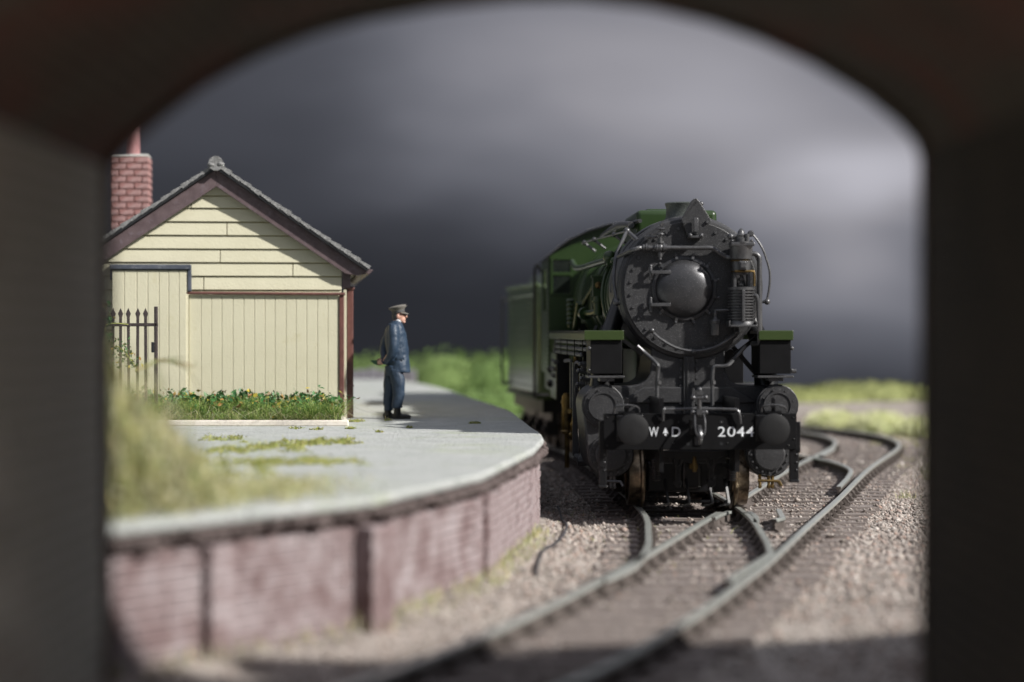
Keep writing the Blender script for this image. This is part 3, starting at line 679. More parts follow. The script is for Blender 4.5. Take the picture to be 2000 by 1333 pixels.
Z0 = PT-.1
bank('undergrowth', 'blurred beige and olive dry undergrowth heaped on the near end of the platform', 'undergrowth',
     [(-3.15,16.1,Z0,.66,.8,1.08),(-2.85,16.3,Z0,.42,.6,.66),(-2.6,16.6,Z0,.40,.6,.42),(-3.75,17.5,Z0,.75,1.3,1.12),(-3.2,17.6,Z0,.55,1.0,.62),(-4.3,19.5,Z0,.8,1.6,.98)],
     M['drygrass'], M['drygrass'], 20000, .010, .028, spread=.7, n2=20000, hb=(.06,.26))
tag(link('weeds', tri_mesh('weeds', *merge(
    blades(1000, lambda k: (lambda t, o: np.stack([np.interp(t, seg, pxs)+o, np.interp(t, seg, pys)-.05-.1*RNG.random(k), ground_z(np.interp(t, seg, pxs)+o, np.interp(t, seg, pys))], -1))(s_start+(s_end-5.6-s_start)*RNG.random(k)**.8, .06+.22*RNG.random(k)**2), .04, .17, .005, 1.0)), M['drygrass'])),
    'dry yellow green weeds along the foot of the platform wall', 'weeds', kind='stuff')
def thin(k):
    t = RNG.random(k)**1.7; return np.stack([-3.3+1.55*t+.25*RNG.normal(size=k), 16.6+1.6*RNG.random(k)+2.2*t*RNG.random(k), np.full(k, PT+.005)], -1)
def thin_in(k):
    p = thin(k); p[:,0] = np.minimum(p[:,0], edge_x(p[:,1])-.12); return p
tag(link('dry_grass', tri_mesh('dry_grass', *merge(blades(5200, thin_in, .03, .13, .004, 1.6), leaves(4200, thin_in, .008, .022, 1.0)), M['drygrass'])),
    'pale dry grass thinning out over the near platform surface', 'grass', kind='stuff')
# weeds along the right of the line
def posr(k):
    y_ = 19+33*RNG.random(k)**1.1; x = 2.2+y_*.118 + 2.6*RNG.random(k)**.7; return np.stack([x, y_, ground_z(x, y_)], -1)
def posc(k):
    c = posr(90); i = RNG.integers(0, 90, k); return c[i] + np.stack([RNG.normal(size=k)*.07, RNG.normal(size=k)*.10, np.zeros(k)], -1)
tag(link('weeds', tri_mesh('weeds', *merge(blades(1500, posr, .03, .13, .004, 1.4), blades(6500, posc, .04, .17, .004, 1.2)), M['drygrass'])),
    'straw coloured weeds growing in the shingle right of the track', 'weeds', kind='stuff')
tag(link('grass_fibres', tri_mesh('grass_fibres', *blades(160, lambda k: (lambda y_: np.stack([edge_x(y_)+.2+2.6*RNG.random(k), y_, ground_z(y_*0+1.5, y_)], -1))(22+8*RNG.random(k)), .05, .16, .0035, 1.4), M['moss'])),
    'stray pale grass fibres lying between the sleepers before the engine', 'grass', kind='stuff')
# far hedges
bank('hedge', 'blurred bright green hedge beyond the platform, left of the tender', 'hedge',
     [(-5.6,66.5,.1,2.3,2.5,1.60),(-3.9,66,.1,2.2,2.2,1.62),(-2.1,66,.1,2.0,2.4,1.70),(-.4,66,.1,2.2,2.6,1.62),(1.6,67,.1,2.5,2.6,1.65),(-8,68,.1,2.4,3,1.7),(-3.6,62.5,-.2,3.0,2.0,.85),(-.8,62,-.2,3.2,2.0,.95),(1.5,62,-.2,3.0,2.0,.9)],
     M['far_green'], M['far_green'], 16000, .035, .09, spread=.24, lump=.08)
bank('hedge', 'blurred low yellow green hedge in the distance, right of the steam engine', 'hedge',
     [(9.5,72,.0,3.2,2,.50),(12.2,73,.0,2.6,2,.68),(14.4,73,.0,2.4,2,.50),(7,73,.0,3.2,2,.52),(4.5,74,.0,3.4,2,.6),(17,74,.0,3.4,2,.6),(20,74,0,3,2,.6)],
     M['far_yellow'], M['far_yellow'], 12000, .035, .09, spread=.24, lump=.07)
bank('grass_tuft', 'pale yellow sunlit grass patch beside the farthest bend of the rails', 'grass',
     [(9.2,53.2,-.12,.75,1.5,.36),(8.3,55,-.12,.7,1.5,.34),(10.0,51.5,-.12,.6,1.5,.30)], M['pale_grass'], M['pale_grass'], 6000, .02, .06, n2=4000, hb=(.12,.35))
# grey stone block behind the guard
wm = MB()
for k in range(9): wm.box(-5.3+k*.28,-5.04+k*.28,61.6,62.1,.75+.0*k,1.28+.04*math.sin(k*2))
tag(wm.build('stone_wall', M['dull_stone'], None, 0, bevel=.03), 'blurred low grey stone wall behind the standing railwayman', 'wall')

# ------------------------------------------------------------------ station hut
HY = 33.4; HS = FPX/HY; HX0 = -4.65
hut = thing('station_hut', 'cream timber station hut with slate gable roof and brick chimney', 'building', (HX0, HY, PT), R(6.0))
def hx(px): return (px-1000)/HS - HX0
def hz(py): return CAM_H + (650-py)/HS - PT
AP = (hx(423), hz(330)); ER = (hx(713), hz(526))            # outer line of the bargeboard
sl_ = (AP[1]-ER[1])/(ER[0]-AP[0])
def roof_z(x, drop=0): return AP[1]-abs(x-AP[0])*sl_-drop
XR = hx(667); XL = 2*AP[0]-XR; DEPTH = 8.0
MB().prism([(XL,0),(XR,0),(XR,roof_z(XR)-.1),(AP[0],AP[1]-.1),(XL,roof_z(XL)-.1)], .03, DEPTH).build('wall', M['cream_back'], hut, 0)
# weatherboards, clipped to the gable
rows = [383.5,408,434.5,461,487.5,514,540.5,567.5,594,620,646,672,698,724,750,776,802,818]
joints = {1:[374],3:[443],5:[430],6:[571],7:[398],8:[300],2:[250],4:[220],9:[230]}
top = hz(335)
levels = [hz(340)] + [hz(r) for r in rows]
for i in range(1, len(levels)):
    zt, zb = levels[i-1]-.006, levels[i]+.010
    def lim(z): # half-width under the roof at height z
        return min((AP[1]-.12-z)/sl_, XR-AP[0]-.004)
    wt, wb_ = lim(zt), lim(zb)
    if wb_ <= 0.05: continue
    wt = max(wt, .01)
    cuts = [-9] + [hx(j)-AP[0] for j in joints.get(i-1, [])] + [9]
    for a, c in zip(cuts, cuts[1:]):
        poly_ = []
        def cl(v, w_): return max(-w_, min(w_, v))
        pts_ = [(cl(a+.006, wb_), zb), (cl(c-.006, wb_), zb), (cl(c-.006, wt), zt), (cl(a+.006, wt), zt)]
        if pts_[1][0]-pts_[0][0] < .03: continue
        yb_, yt_ = -.022, .006
        vs = [(AP[0]+x, yb_ if z == zb else yt_, z) for x, z in pts_] + [(AP[0]+x, .03, z) for x, z in pts_]
        MB().add(vs, [(0,1,2,3),(7,6,5,4),(0,4,5,1),(1,5,6,2),(2,6,7,3),(3,7,4,0)]).build('weatherboard', M['cream'], hut, 0, bevel=.006)
# vertical boarded dado and the taller boxed recess, both proud of the weatherboards
vj = [370,393.5,413.5,433.5,455,476,496.5,517,536.5,558,577.5,598,619,639.5,660]
for a, c in zip(vj, vj[1:]):
    MB().box(hx(a)+.002, hx(c)-.002, -.075, -.03, 0, hz(576)).build('board', M['cream'], hut, 0, bevel=.007)
MB().box(hx(222)+.02, hx(662), -.060, .0, 0, hz(577)).build('board_backing', M['cream'], hut, 0)
vj2 = [222.5,246.5,270.5,291.5,313,331.5,351.5,366]
for a, c in zip(vj2, vj2[1:]):
    MB().box(hx(a)+.0025, hx(c)-.0025, -.15, -.10, 0, hz(529.5)).build('board', M['cream'], hut, 0, bevel=.008)
MB().box(hx(223)+.012, hx(369), -.13, .0, 0, hz(530)).build('board_backing', M['cream'], hut, 0, bevel=.008)
MB().box(hx(218), hx(375), -.19, .02, hz(527.5), hz(518)).box(hx(367.5), hx(375), -.16, .02, hz(570), hz(527)).box(hx(218), hx(223), -.12, .02, hz(548), hz(527)).build('lead_flashing', M['lead'], hut, 0, bevel=.012)
MB().tube([(hx(364), -.115, hz(573)), (hx(673), -.115, hz(574.5))], .023, 8).build('dado_rail', M['maroon'], hut)
MB().box(hx(661.5), hx(671), -.10, -.01, 0, hz(577)).build('corner_post', M['maroon'], hut, 0, bevel=.012)
MB().box(hx(670), hx(676), -.03, .10, 0, hz(566)).build('corner_board', M['cream'], hut, 0, bevel=.006)
MB().box(hx(668), hx(684), -.02, .10, hz(563), hz(520)).build('eaves_bracket', M['barge'], hut, 0, bevel=.01)
dp = MB(); dp.box(hx(677), hx(690), .10, .21, 0, hz(563)); dp.box(hx(673), hx(692.5), .08, .23, hz(566), hz(560)); dp.box(hx(675.5), hx(691.5), .09, .22, hz(757), hz(753))
dp.build('downpipe', M['maroon'], hut, 0, bevel=.018)
MB().tube([(hx(705), .35, hz(528)), (hx(698), .45, hz(541)), (hx(690), .5, hz(549))], .055, 10, sub=4).build('swan_neck_pipe', M['kerb'], hut)
# bargeboards
for sg in (-1, 1):
    b = MB(); x1 = ER[0]-AP[0]; w_ = .27
    pl = [(AP[0], AP[1]-.02), (AP[0]+sg*x1, ER[1]-.02), (AP[0]+sg*x1, ER[1]-.02-.055), (AP[0]+sg*(x1-.13), ER[1]-.10), (AP[0]+sg*(x1-.32), ER[1]-.07), (AP[0], AP[1]-.02-w_)]
    if sg < 0: pl = pl[::-1]
    b.prism(pl, -.15, -.10).build('bargeboard', M['barge'], hut, 0, bevel=.006)
    # black roof deck
    d = .035
    pr = [(AP[0], AP[1]+d), (AP[0]+sg*(x1+.03), ER[1]+d-.015), (AP[0]+sg*(x1+.03), ER[1]-.035), (AP[0], AP[1]-.018)]
    if sg < 0: pr = pr[::-1]
    MB().prism(pr, -.235, DEPTH+.15).build('roof_deck', M['roof_black'], hut, 0)
# slates: stepped courses; first three columns as pieces, the rest as one sheet
tl = MB(); Lr = math.hypot(ER[0]-AP[0], AP[1]-ER[1]); ang = math.atan(sl_); nrow = 15; st = Lr/nrow
tm = MB().add([(-.02,0,0),(st*1.28,0,-.022),(st*1.28,.34,-.022),(-.02,.34,0),(0,0,.022),(st*1.25,.005,.045),(st*1.25,.335,.045),(0,.335,.022)],
              [(0,3,2,1),(4,5,6,7),(0,1,5,4),(1,2,6,5),(2,3,7,6),(3,0,4,7)])
tme = tm.mesh('slate', M['slate'], 0)
sheet = MB()
for sg in (-1, 1):
    for r_ in range(nrow):
        s = r_*st+.02; x = AP[0]+sg*s*math.cos(ang); z = AP[1]+.042-s*math.sin(ang)
        for c in range(24):
            y_ = -.245 + c*.345 + random.uniform(-.003,.003)
            if c < 3:
                o = inst('slate', tme, hut, (x, y_, z+random.uniform(0,.01)), (0, ang+random.uniform(-.03,.02), 0) if sg > 0 else (0, ang+random.uniform(-.03,.02), math.pi), (1, 1, random.uniform(.85,1.25)))
                if sg < 0: o.location.y = y_+.34
            else:
                for v in (0,):
                    ca, sa = math.cos(ang), math.sin(ang)
                    sheet.add([(x+sg*(p[0]*ca+p[2]*sa), y_+p[1], z-p[0]*sa+p[2]*ca) for p in tm.v], tm.f if sg > 0 else [f[::-1] for f in tm.f])
sheet.build('slating', M['slate'], hut, 0, kind='stuff')
b = MB()
for k in range(18):
    y0 = -.28+k*.47; b.tube([(AP[0], y0, AP[1]+.055), (AP[0], y0+.455, AP[1]+.055)], .10, 10); b.tube([(AP[0], y0-.02, AP[1]+.06), (AP[0], y0+.04, AP[1]+.06)], .118, 10)
b.build('ridge_tiles', M['slate'], hut, 50, kind='stuff')
b = MB(); b.ball((AP[0]-.01, -.25, AP[1]+.13), .05, (1,1,1), 10); b.ball((AP[0]-.07,-.27,AP[1]+.04), .055, (1.2,1,.7), 8); b.ball((AP[0]+.07,-.27,AP[1]+.05), .055, (1.2,1,.7), 8)
b.build('ridge_finial', M['slate'], hut, 50)
b = MB(); b.prism([(ER[0]-.03, ER[1]+.03),(ER[0]-.03,ER[1]-.05),(ER[0]+.05,ER[1]-.085),(ER[0]+.115,ER[1]-.02),(ER[0]+.10,ER[1]-.005),(ER[0]+.04,ER[1]-.0)], -.20, DEPTH+.1)
b.build('gutter', M['barge'], hut, 0, bevel=.008)
# chimney stack: bricks one by one
CY = 4.4; cs = FPX/(HY+CY)
def cx(px): return (px-1000)/cs - HX0 + CY*.105
def cz(py): return CAM_H + (650-py)/cs - PT
cxl, cxr, czt = cx(217.5), cx(293.5), cz(308); cw = (cxr-cxl)
stack = MB().box(cxl+.02, cxr-.02, CY+.02, CY+cw-.02, 0, czt-.01).build('chimney_stack', M['mortar'], hut, 0)
ch_h = 12.75/cs; blen = 30/cs
def cbrick(w_):
    b = MB(); pillow(b, w_/2-.008, ch_h/2-.008, .028, .012); return b.mesh('brick', M['chimney_brick'], 0)
full = cbrick(blen)
k = 0; z = czt-ch_h/2
while z > .9:
    for face in range(4):
        off = [0.55, 0.05][k % 2]*blen; x = cxl - blen*0.5 + off - blen*.5
        while x < cxr:
            a, c = max(x, cxl), min(x+blen, cxr)
            if c-a > .05:
                me = full if abs(c-a-blen) < .01 else cbrick(c-a)
                m_ = (a+c)/2; rr = random.uniform(.8,1.15)
                if face == 0: inst('brick', me, stack, (m_, CY+.022, z), (random.uniform(-.02,.02),0,0), (1,rr,1))
                elif face == 1 and z > czt-1.8: inst('brick', me, stack, (cxr-.022, CY+(m_-cxl), z), (0,0,math.pi/2), (1,rr,1))
                elif face == 3 and z > czt-1.2: inst('brick', me, stack, (cxl+.022, CY+(m_-cxl), z), (0,0,-math.pi/2), (1,rr,1))
            x += blen
    z -= ch_h; k += 1
b = MB(); b.box(cxl+.005, cxr-.005, CY+.005, CY+cw-.005, czt-.005, czt+.045); b.build('chimney_cap', M['chimney_cap'], stack, 50, bevel=.04, seg=3)
pc = (cx(259.5), CY+cw/2, 0); MB().lathe([(.135,czt+.03),(.125,czt+.12),(.118,czt+.3),(.10,czt+.62),(.09,czt+.95),(.10,czt+1.0),(.07,czt+1.0),(.07,czt+.7)], pc, (0,0,1), 20).build('chimney_pot', M['pot'], stack, 50)

# ------------------------------------------------------------------ flower bed under the gable
def at_plat(px, py, h=0): s = (py-650)/(1.36-h); return ((px-1000)/s, FPX/s)
bed = thing('flower_bed', 'long pale kerbed bed of grass and leafy plants against the hut wall', 'flower bed', (0,0,0))
KY = 30.9; kx = at_plat(678,834)[0]
MB().box(-6.6, kx, KY, KY+.11, PT-.005, PT+.085).add([(kx-.11,KY+.11,PT-.005),(kx-.012,KY+.11,PT-.005),(kx-.27,HY-.14,PT-.005),(kx-.38,HY-.14,PT-.005),(kx-.11,KY+.11,PT+.085),(kx-.012,KY+.11,PT+.085),(kx-.27,HY-.14,PT+.085),(kx-.38,HY-.14,PT+.085)],[(0,3,2,1),(4,5,6,7),(0,1,5,4),(1,2,6,5),(2,3,7,6),(3,0,4,7)]).build('kerb', M['kerb'], bed, 0, bevel=.02, seg=2)
MB().prism_z([(-6.55,KY+.11),(kx-.11,KY+.11),(kx-.38,HY-.14),(-6.55,HY-.14)], PT-.004, PT+.06).build('soil', M['soil'], bed, 0)
def bedpos(k):
    y_ = KY+.12+(HY-KY-.3)*RNG.random(k); x = -6.5+(kx-.12-.115*(y_-KY)+6.5)*RNG.random(k); return np.stack([x, y_, np.full(k, PT+.05)], -1)
def frontpos(k): p = bedpos(k); p[:,1] = KY+.1+.5*RNG.random(k)**1.5; return p
def clumpy(k):
    c = bedpos(80); c[:,1] = np.clip(c[:,1], KY+.2, 99); i = RNG.integers(0,80,k); return c[i]+np.stack([RNG.normal(size=k)*.05, RNG.normal(size=k)*.06, np.zeros(k)], -1)
gv = merge(blades(4500, bedpos, .06, .20, .004, 1.8), blades(4500, frontpos, .05, .22, .0035, 1.8), blades(19000, clumpy, .14, .42, .0035, 1.6))
gm = link('grass', tri_mesh('grass', *gv, M['grass']), bed); gm['kind'] = 'stuff'
gv = merge(blades(1500, bedpos, .16, .42, .004, 2.6, .45), blades(1500, frontpos, .06, .25, .0035, 2.2, .4)); gm = link('straw', tri_mesh('straw', *gv, M['drygrass']), bed); gm['kind'] = 'stuff'
def leafpos(k):
    c = bedpos(260); c[:,1] = KY+.6+(HY-KY-.9)*RNG.random(260); c[:,2] = PT+.12+.28*RNG.random(260)**.7; i = RNG.integers(0,260,k)
    return c[i]+RNG.normal(size=(k,3))*np.array([.075,.075,.045])
gm = link('leaves', tri_mesh('leaves', *leaves(3600, leafpos, .022, .058, .8), M['leaf']), bed); gm['kind'] = 'stuff'
def hivepos(k):
    c = bedpos(60); c[:,2] = PT+.12+.16*RNG.random(60); i = RNG.integers(0,60,k); return c[i]+RNG.normal(size=(k,3))*np.array([.09,.05,.04])
gm = link('leaves', tri_mesh('leaves', *leaves(2600, hivepos, .010, .026, .8), M['leaf']), bed); gm['kind'] = 'stuff'

# ------------------------------------------------------------------ iron gate with spear tops
GY = 31.4; gs = FPX/GY
gate = thing('iron_gate', 'dark rusty iron gate with spear topped bars before the cream hut', 'gate', ((304.7-1000)/gs, GY, PT))
def gx(px): return (px-304.7)/gs
def gz(py): return CAM_H+(650-py)/gs-PT
pk = MB(); zt = gz(617)
pk.bar((0,0,0),(0,0,zt),.040,.034,up=(0,1,0)); pk.add([(-.020,-.018,zt-.02),(.020,-.018,zt-.02),(.020,.018,zt-.02),(-.020,.018,zt-.02),(-.037,-.014,zt+.03),(.037,-.014,zt+.03),(.037,.014,zt+.03),(-.037,.014,zt+.03),(0,0,zt+.115)],
   [(0,1,5,4),(1,2,6,5),(2,3,7,6),(3,0,4,7),(4,5,8),(5,6,8),(6,7,8),(7,4,8)])
pme = pk.mesh('bar', M['iron'], 0)
for px in (285,268,251.7,235,218.5,202,185.5): inst('bar', pme, gate, (gx(px), random.uniform(-.005,.005), 0), (0, random.uniform(-.008,.012), 0))
MB().box(gx(180), gx(309), -.03, .012, gz(638), gz(631.5)).build('rail', M['iron'], gate, 0, bevel=.006)
MB().box(gx(180), gx(309), -.03, .012, gz(792), gz(786)).build('rail', M['iron'], gate, 0, bevel=.006)
MB().box(-.026, .026, -.03, .03, 0, gz(599)).build('post', M['iron'], gate, 0, bevel=.012)
MB().box(gx(296), gx(302), -.04, .0, gz(689), gz(668.5)).build('latch', M['roof_black'], gate, 0, bevel=.01)
# rambling plant through the gate and an arching frond
def lpos(c, sc): return lambda k: (np.array(c)[RNG.integers(0,len(c),k)] + RNG.normal(size=(k,3))*sc)
def wp(px, py, Y): s = FPX/Y; return ((px-1000)/s, Y, CAM_H+(650-py)/s)
rb = thing('rambling_plant', 'small leafy plant with pink and yellow tips climbing the iron gate', 'plant', wp(240,780,29.5))
O = Vector(wp(240,780,29.5))
def rel(px, py, Y): return Vector(wp(px,py,Y))-O
st_ = [rel(212,690,29.5), rel(222,678,29.5), rel(236,684,29.4), rel(246,690,29.4), rel(254,702,29.4), rel(262,712,29.4), rel(214,655,29.6), rel(210,625,29.6), rel(206,600,29.6), rel(225,705,29.5), rel(213,714,29.5), rel(241,675,29.4)]
b = MB(); b.tube([rel(215,790,29.5), rel(214,720,29.5), rel(222,680,29.5), rel(240,684,29.4), rel(266,718,29.4)], .008, 5, sub=5)
b.tube([rel(215,790,29.5), rel(210,690,29.6), rel(206,640,29.6), rel(222,632,30.8), rel(250,634,31.3)], .006, 5, sub=5); b.build('stem', M['moss'], rb)
gm = link('leaves', tri_mesh('leaves', *leaves(260, lpos([tuple(v) for v in st_], .045), .016, .038), M['leaf']), rb); gm['kind'] = 'stuff'
fr = thing('grass_frond', 'bent orange brown grass frond arching in front of the hut boards', 'plant', wp(270,760,22.0))
O = Vector(wp(270,760,22.0)); b = MB()
b.tube([rel(262,722,22), rel(285,716,22.2), rel(305,705,22.6), rel(325,706,23), rel(352,715,23), rel(372,730,22.5), rel(390,760,20), rel(402,790,17.5)], [.010,.014,.014,.010,.006,.004,.003,.003], 5, sub=5)
for k in range(26):
    t = random.random(); a = rel(275+85*t, 718-12*math.sin(3.1*t)+random.uniform(-3,3), 22.4); c = a+Vector((random.uniform(.03,.22), random.uniform(-.1,.1), random.uniform(-.03,.06))); b.tube([a, (a+c)/2+Vector((0,0,.015)), c], [.004,.003,.0015], 4)
b.tube([rel(368,722,23), rel(380,714,23), rel(384,706,23)], .003, 4)
b.build('stalk', material('frond', (0.30,0.13,0.04), (0.14,0.22,0.08), 0.6, 0, 3), fr)

# ------------------------------------------------------------------ steam locomotive
LX, LY, LS = 2.42, 27.3, 0.037
def fx(px, y): return (px-1000)/(FPX/(LY+y)) - (LX - LS*y)
def fz(py, y): return CAM_H + (650-py)/(FPX/(LY+y))
loco = thing('steam_locomotive', 'black and dark green steam locomotive standing on the track beside the platform', 'locomotive', (LX, LY, 0), LS)
K, SK, GR, PB = M['loco_black'], M['satin_black'], M['loco_green'], M['pipe_black']
def hexb(b, x, y, z, r=.021, h=.03, n=6): b.cyl((x, y, z), (x, y-h, z), r, r*.85, n)
def rivet(b, x, y, z, r=.014): b.ball((x, y, z), r, (1,1,1), 6)

# buffer beam
beam = MB().box(-1.245, 1.245, 0, .045, .845, 1.31).build('buffer_beam', M['matt_black'], loco, 0, bevel=.006)
MB().box(-1.30,-1.24,.03,.10,.62,1.22).build('beam_gusset', M['satin_black'], beam, 0, bevel=.006)
MB().box(1.24,1.30,.03,.10,.80,1.2).build('beam_gusset', M['satin_black'], beam, 0, bevel=.006)
b = MB()
for x, z in ((-1.20,1.26),(1.21,.98),(1.14,.90),(1.20,1.26),(-1.2,.9),(-.35,.93),(.35,.93),(-.28,1.2),(.28,1.2),(.55,1.27),(-.55,1.27)): rivet(b, x, .0, z, .012)
b.build('rivets', M['satin_black'], beam, 60, kind='stuff')
for x, z in ((.27,1.20),(-.16,.92),(.27,.92)): MB().cyl((x,-.001,z),(x,-.004,z),.022,n=12).build('bolt_hole', M['roof_black'], beam)
def text_part(s, x0, x1, z0, z1, y, parent, mat):
    cu = bpy.data.curves.new('lettering', 'FONT'); cu.body = s; cu.extrude = .0; cu.offset = .002; cu.size = 1; cu.resolution_u = 6
    to = bpy.data.objects.new('tmp_text', cu); COL.objects.link(to); dg = bpy.context.evaluated_depsgraph_get(); dg.update()
    me = bpy.data.meshes.new_from_object(to.evaluated_get(dg)); bpy.data.objects.remove(to)
    co = np.array([v.co[:] for v in me.vertices]); mn, mxv = co.min(0), co.max(0)
    for v, c in zip(me.vertices, co):
        v.co = (x0+(c[0]-mn[0])/(mxv[0]-mn[0])*(x1-x0), y-c[2], z0+(c[1]-mn[1])/(mxv[1]-mn[1])*(z1-z0))
    me.materials.clear(); me.materials.append(mat); o = bpy.data.objects.new('lettering', me); COL.objects.link(o); o.parent = parent; return o
tz0, tz1 = fz(853,0), fz(834.5,0)
text_part('W', fx(1267.5,0), fx(1286,0), tz0, tz1, -.004, beam, M['white_paint'])
text_part('D', fx(1312,0), fx(1329,0), tz0, tz1, -.004, beam, M['white_paint'])
ax_ = fx(1299.5,0); MB().prism([(ax_-.034,tz0+.038),(ax_,tz1-.005),(ax_+.034,tz0+.038),(ax_+.012,tz0+.045),(ax_-.012,tz0+.045)], -.004, -.0025).prism([(ax_-.013,tz0+.012),(ax_-.013,tz0+.034),(ax_+.013,tz0+.034),(ax_+.013,tz0+.012)], -.004, -.0025).build('lettering', M['white_paint'], beam, 0)
gx0, gx1 = fx(1402,0), fx(1474,0); gw = (gx1-gx0)/4.05
for i, c in enumerate('2044'): text_part(c, gx0+i*gw*1.02+.004, gx0+i*gw*1.02+gw*(.84 if c == '2' else .93), tz0-.002, tz1+.003, -.004, beam, M['white_paint'])
# buffers
for x in (fx(1236,-.45), fx(1513,-.45)):
    z = fz(839.5,-.45)
    bu = MB().lathe([(.0,-.02),(.12,-.02),(.12,-.05),(.10,-.10),(.088,-.24),(.075,-.25),(.055,-.26),(.055,-.42)], (x,0,z), (0,1,0), 24).build('buffer', SK, loco, 50)
    MB().lathe([(.0,-.465),(.10,-.462),(.165,-.455),(.196,-.445),(.203,-.435),(.203,-.422),(.19,-.412),(.05,-.40)], (x,0,z), (0,1,0), 48).build('buffer_head', M['buffer'], bu, 24)
    MB().box(x-.17,x+.17,-.022,.0,z-.17,z+.17).build('buffer_base', SK, bu, 0, bevel=.01)
    b = MB()
    for dx in (-.14,.14):
        for dz in (-.14,.14): hexb(b, x+dx, -.02, z+dz, .018, .02)
    b.build('bolt', SK, bu, 40)
# lamp irons and their little grab rails
for px in (1223, 1511):
    x = fx(px, -.02); MB().box(x-.028,x+.028,-.03,-.015,1.25,1.49).cyl((x,-.031,1.49),(x,-.014,1.49),.028,n=12).build('lamp_iron', SK, loco, 0, bevel=.004)
    MB().tube([(x-.15,-.02,1.33),(x-.14,-.05,1.40),(x-.05,-.07,1.42),(x+.06,-.07,1.42),(x+.15,-.05,1.39),(x+.17,-.02,1.33)], .012, 6, sub=4).build('grab_rail', PB, loco)
    MB().box(x-.11,x+.11,-.03,.02,1.31,1.345).build('bracket', SK, loco, 0, bevel=.006)
# hand rail on the beam
zr = fz(800,-.05)
MB().tube([(fx(1295,-.05),-.03,fz(822,-.05)),(fx(1295,-.05),-.06,fz(806,-.05)),(fx(1297,-.05),-.06,zr+.005),(fx(1305,-.05),-.05,zr),(fx(1370,-.05),-.03,zr+.006),(fx(1425,-.05),-.04,zr),(fx(1440,-.05),-.055,zr-.012),(fx(1445,-.05),-.06,fz(812,-.05)),(fx(1447,-.05),-.04,fz(828,-.05))], .019, 8, sub=4).build('beam_pipe', PB, loco)
# coupling
cxm = fx(1366,-.15); cp = thing_part = MB().box(cxm-.03,cxm+.03,-.16,.02,1.06,1.16).tube([(cxm,-.10,1.12),(cxm,-.20,1.10),(cxm,-.25,1.03),(cxm,-.22,.95),(cxm,-.17,.94)], [.04,.038,.035,.03,.02], 8, sub=4).build('draw_hook', PB, loco)
MB().tube([(cxm-.055,-.13,1.33),(cxm-.065,-.22,1.22),(cxm-.06,-.25,1.10),(cxm-.03,-.26,1.04),(cxm+.03,-.26,1.04),(cxm+.06,-.25,1.10),(cxm+.065,-.22,1.22),(cxm+.055,-.13,1.33)], .012, 6, sub=4).build('shackle', PB, cp)
MB().cyl((cxm,-.13,1.28),(cxm,-.16,1.60),.03,n=8).cyl((cxm-.085,-.13,1.33),(cxm+.085,-.13,1.33),.026,n=8).cyl((cxm-.075,-.17,1.52),(cxm+.075,-.17,1.52),.02,n=8).ball((cxm-.08,-.17,1.52),.032).ball((cxm+.08,-.17,1.52),.032).box(cxm-.04,cxm+.04,-.2,-.12,1.55,1.60).ball((cxm,-.16,1.62),.035).box(cxm-.035,cxm+.035,-.19,-.11,1.30,1.37).ball((cxm-.085,-.13,1.33),.032).ball((cxm+.085,-.13,1.33),.032).build('coupling_screw', PB, cp)
MB().box(cxm-.045,cxm+.045,-.02,.0,.90,1.02).box(cxm-.10,cxm+.10,-.012,.0,1.04,1.24).build('draw_plate', SK, cp, 0, bevel=.006)
# guard irons / steps hanging from the beam
MB().box(1.16,1.28,.03,.10,.44,.85).box(1.155,1.285,.0,.12,.42,.455).build('guard_iron', M['satin_black'], loco, 0, bevel=.012)
MB().box(-1.30,-1.20,.05,.12,.38,.85).box(-1.31,-1.19,.0,.13,.36,.39).build('guard_iron', M['satin_black'], loco, 0, bevel=.012)
b = MB()
for z in (.78,.68,.58): rivet(b, 1.25, .028, z, .014); rivet(b, -1.23,.048,z,.014)
b.build('rivets', PB, loco, 60, kind='stuff')

# saddle casting
hp = [(.50,2.30),(.50,1.92),(.52,1.80),(.57,1.71),(.66,1.655),(.78,1.635),(1.20,1.635),(1.20,1.12),(.92,1.05),(.80,.78),(-.80,.78),(-.92,1.05),(-1.20,1.12),(-1.20,1.635),(-.78,1.635),(-.66,1.655),(-.57,1.71),(-.52,1.80),(-.50,1.92),(-.50,2.30)]
MB().prism(hp[::-1], 1.33, 2.9).build('saddle', K, loco, 30, bevel=.025, seg=3)
MB().prism([(-.95,1.40),(-.6,1.62),(.6,1.62),(.95,1.40)][::-1], 1.29, 1.36).build('saddle_rib', K, loco, 30, bevel=.02)
xc = fx(1348,1.14)
MB().box(xc-.075,xc+.075,1.27,1.35,1.20,2.03).box(xc-.035,xc+.0,1.255,1.28,1.2,2.02).build('centre_strip', K, loco, 0, bevel=.008)
b = MB()
for i in range(6):
    for dx in (-.105,.105): hexb(b, xc+dx, 1.33, 1.40+i*.115, .022, .035)
b.build('rivets', PB, loco, 40, kind='stuff')
for sgn, pl in ((-1, [(1246,676),(1262,690),(1284,712),(1286,722),(1284,745),(1284,806)]), (1, [(1460,676),(1440,698),(1424,713),(1412,716),(1398,716),(1393,724),(1392,760),(1392,806)])):
    b = MB().tube([(fx(px,1.08), 1.10 if i > 1 else 1.2, fz(py,1.08)) for i, (px, py) in enumerate(pl)], .026, 8, sub=4)
    p = pl[-3]; b.cyl((fx(p[0],1.08),1.10,fz(744,1.08)),(fx(p[0],1.08),1.10,fz(751,1.08)),.04,n=8)
    b.build('sand_pipe', PB, loco)
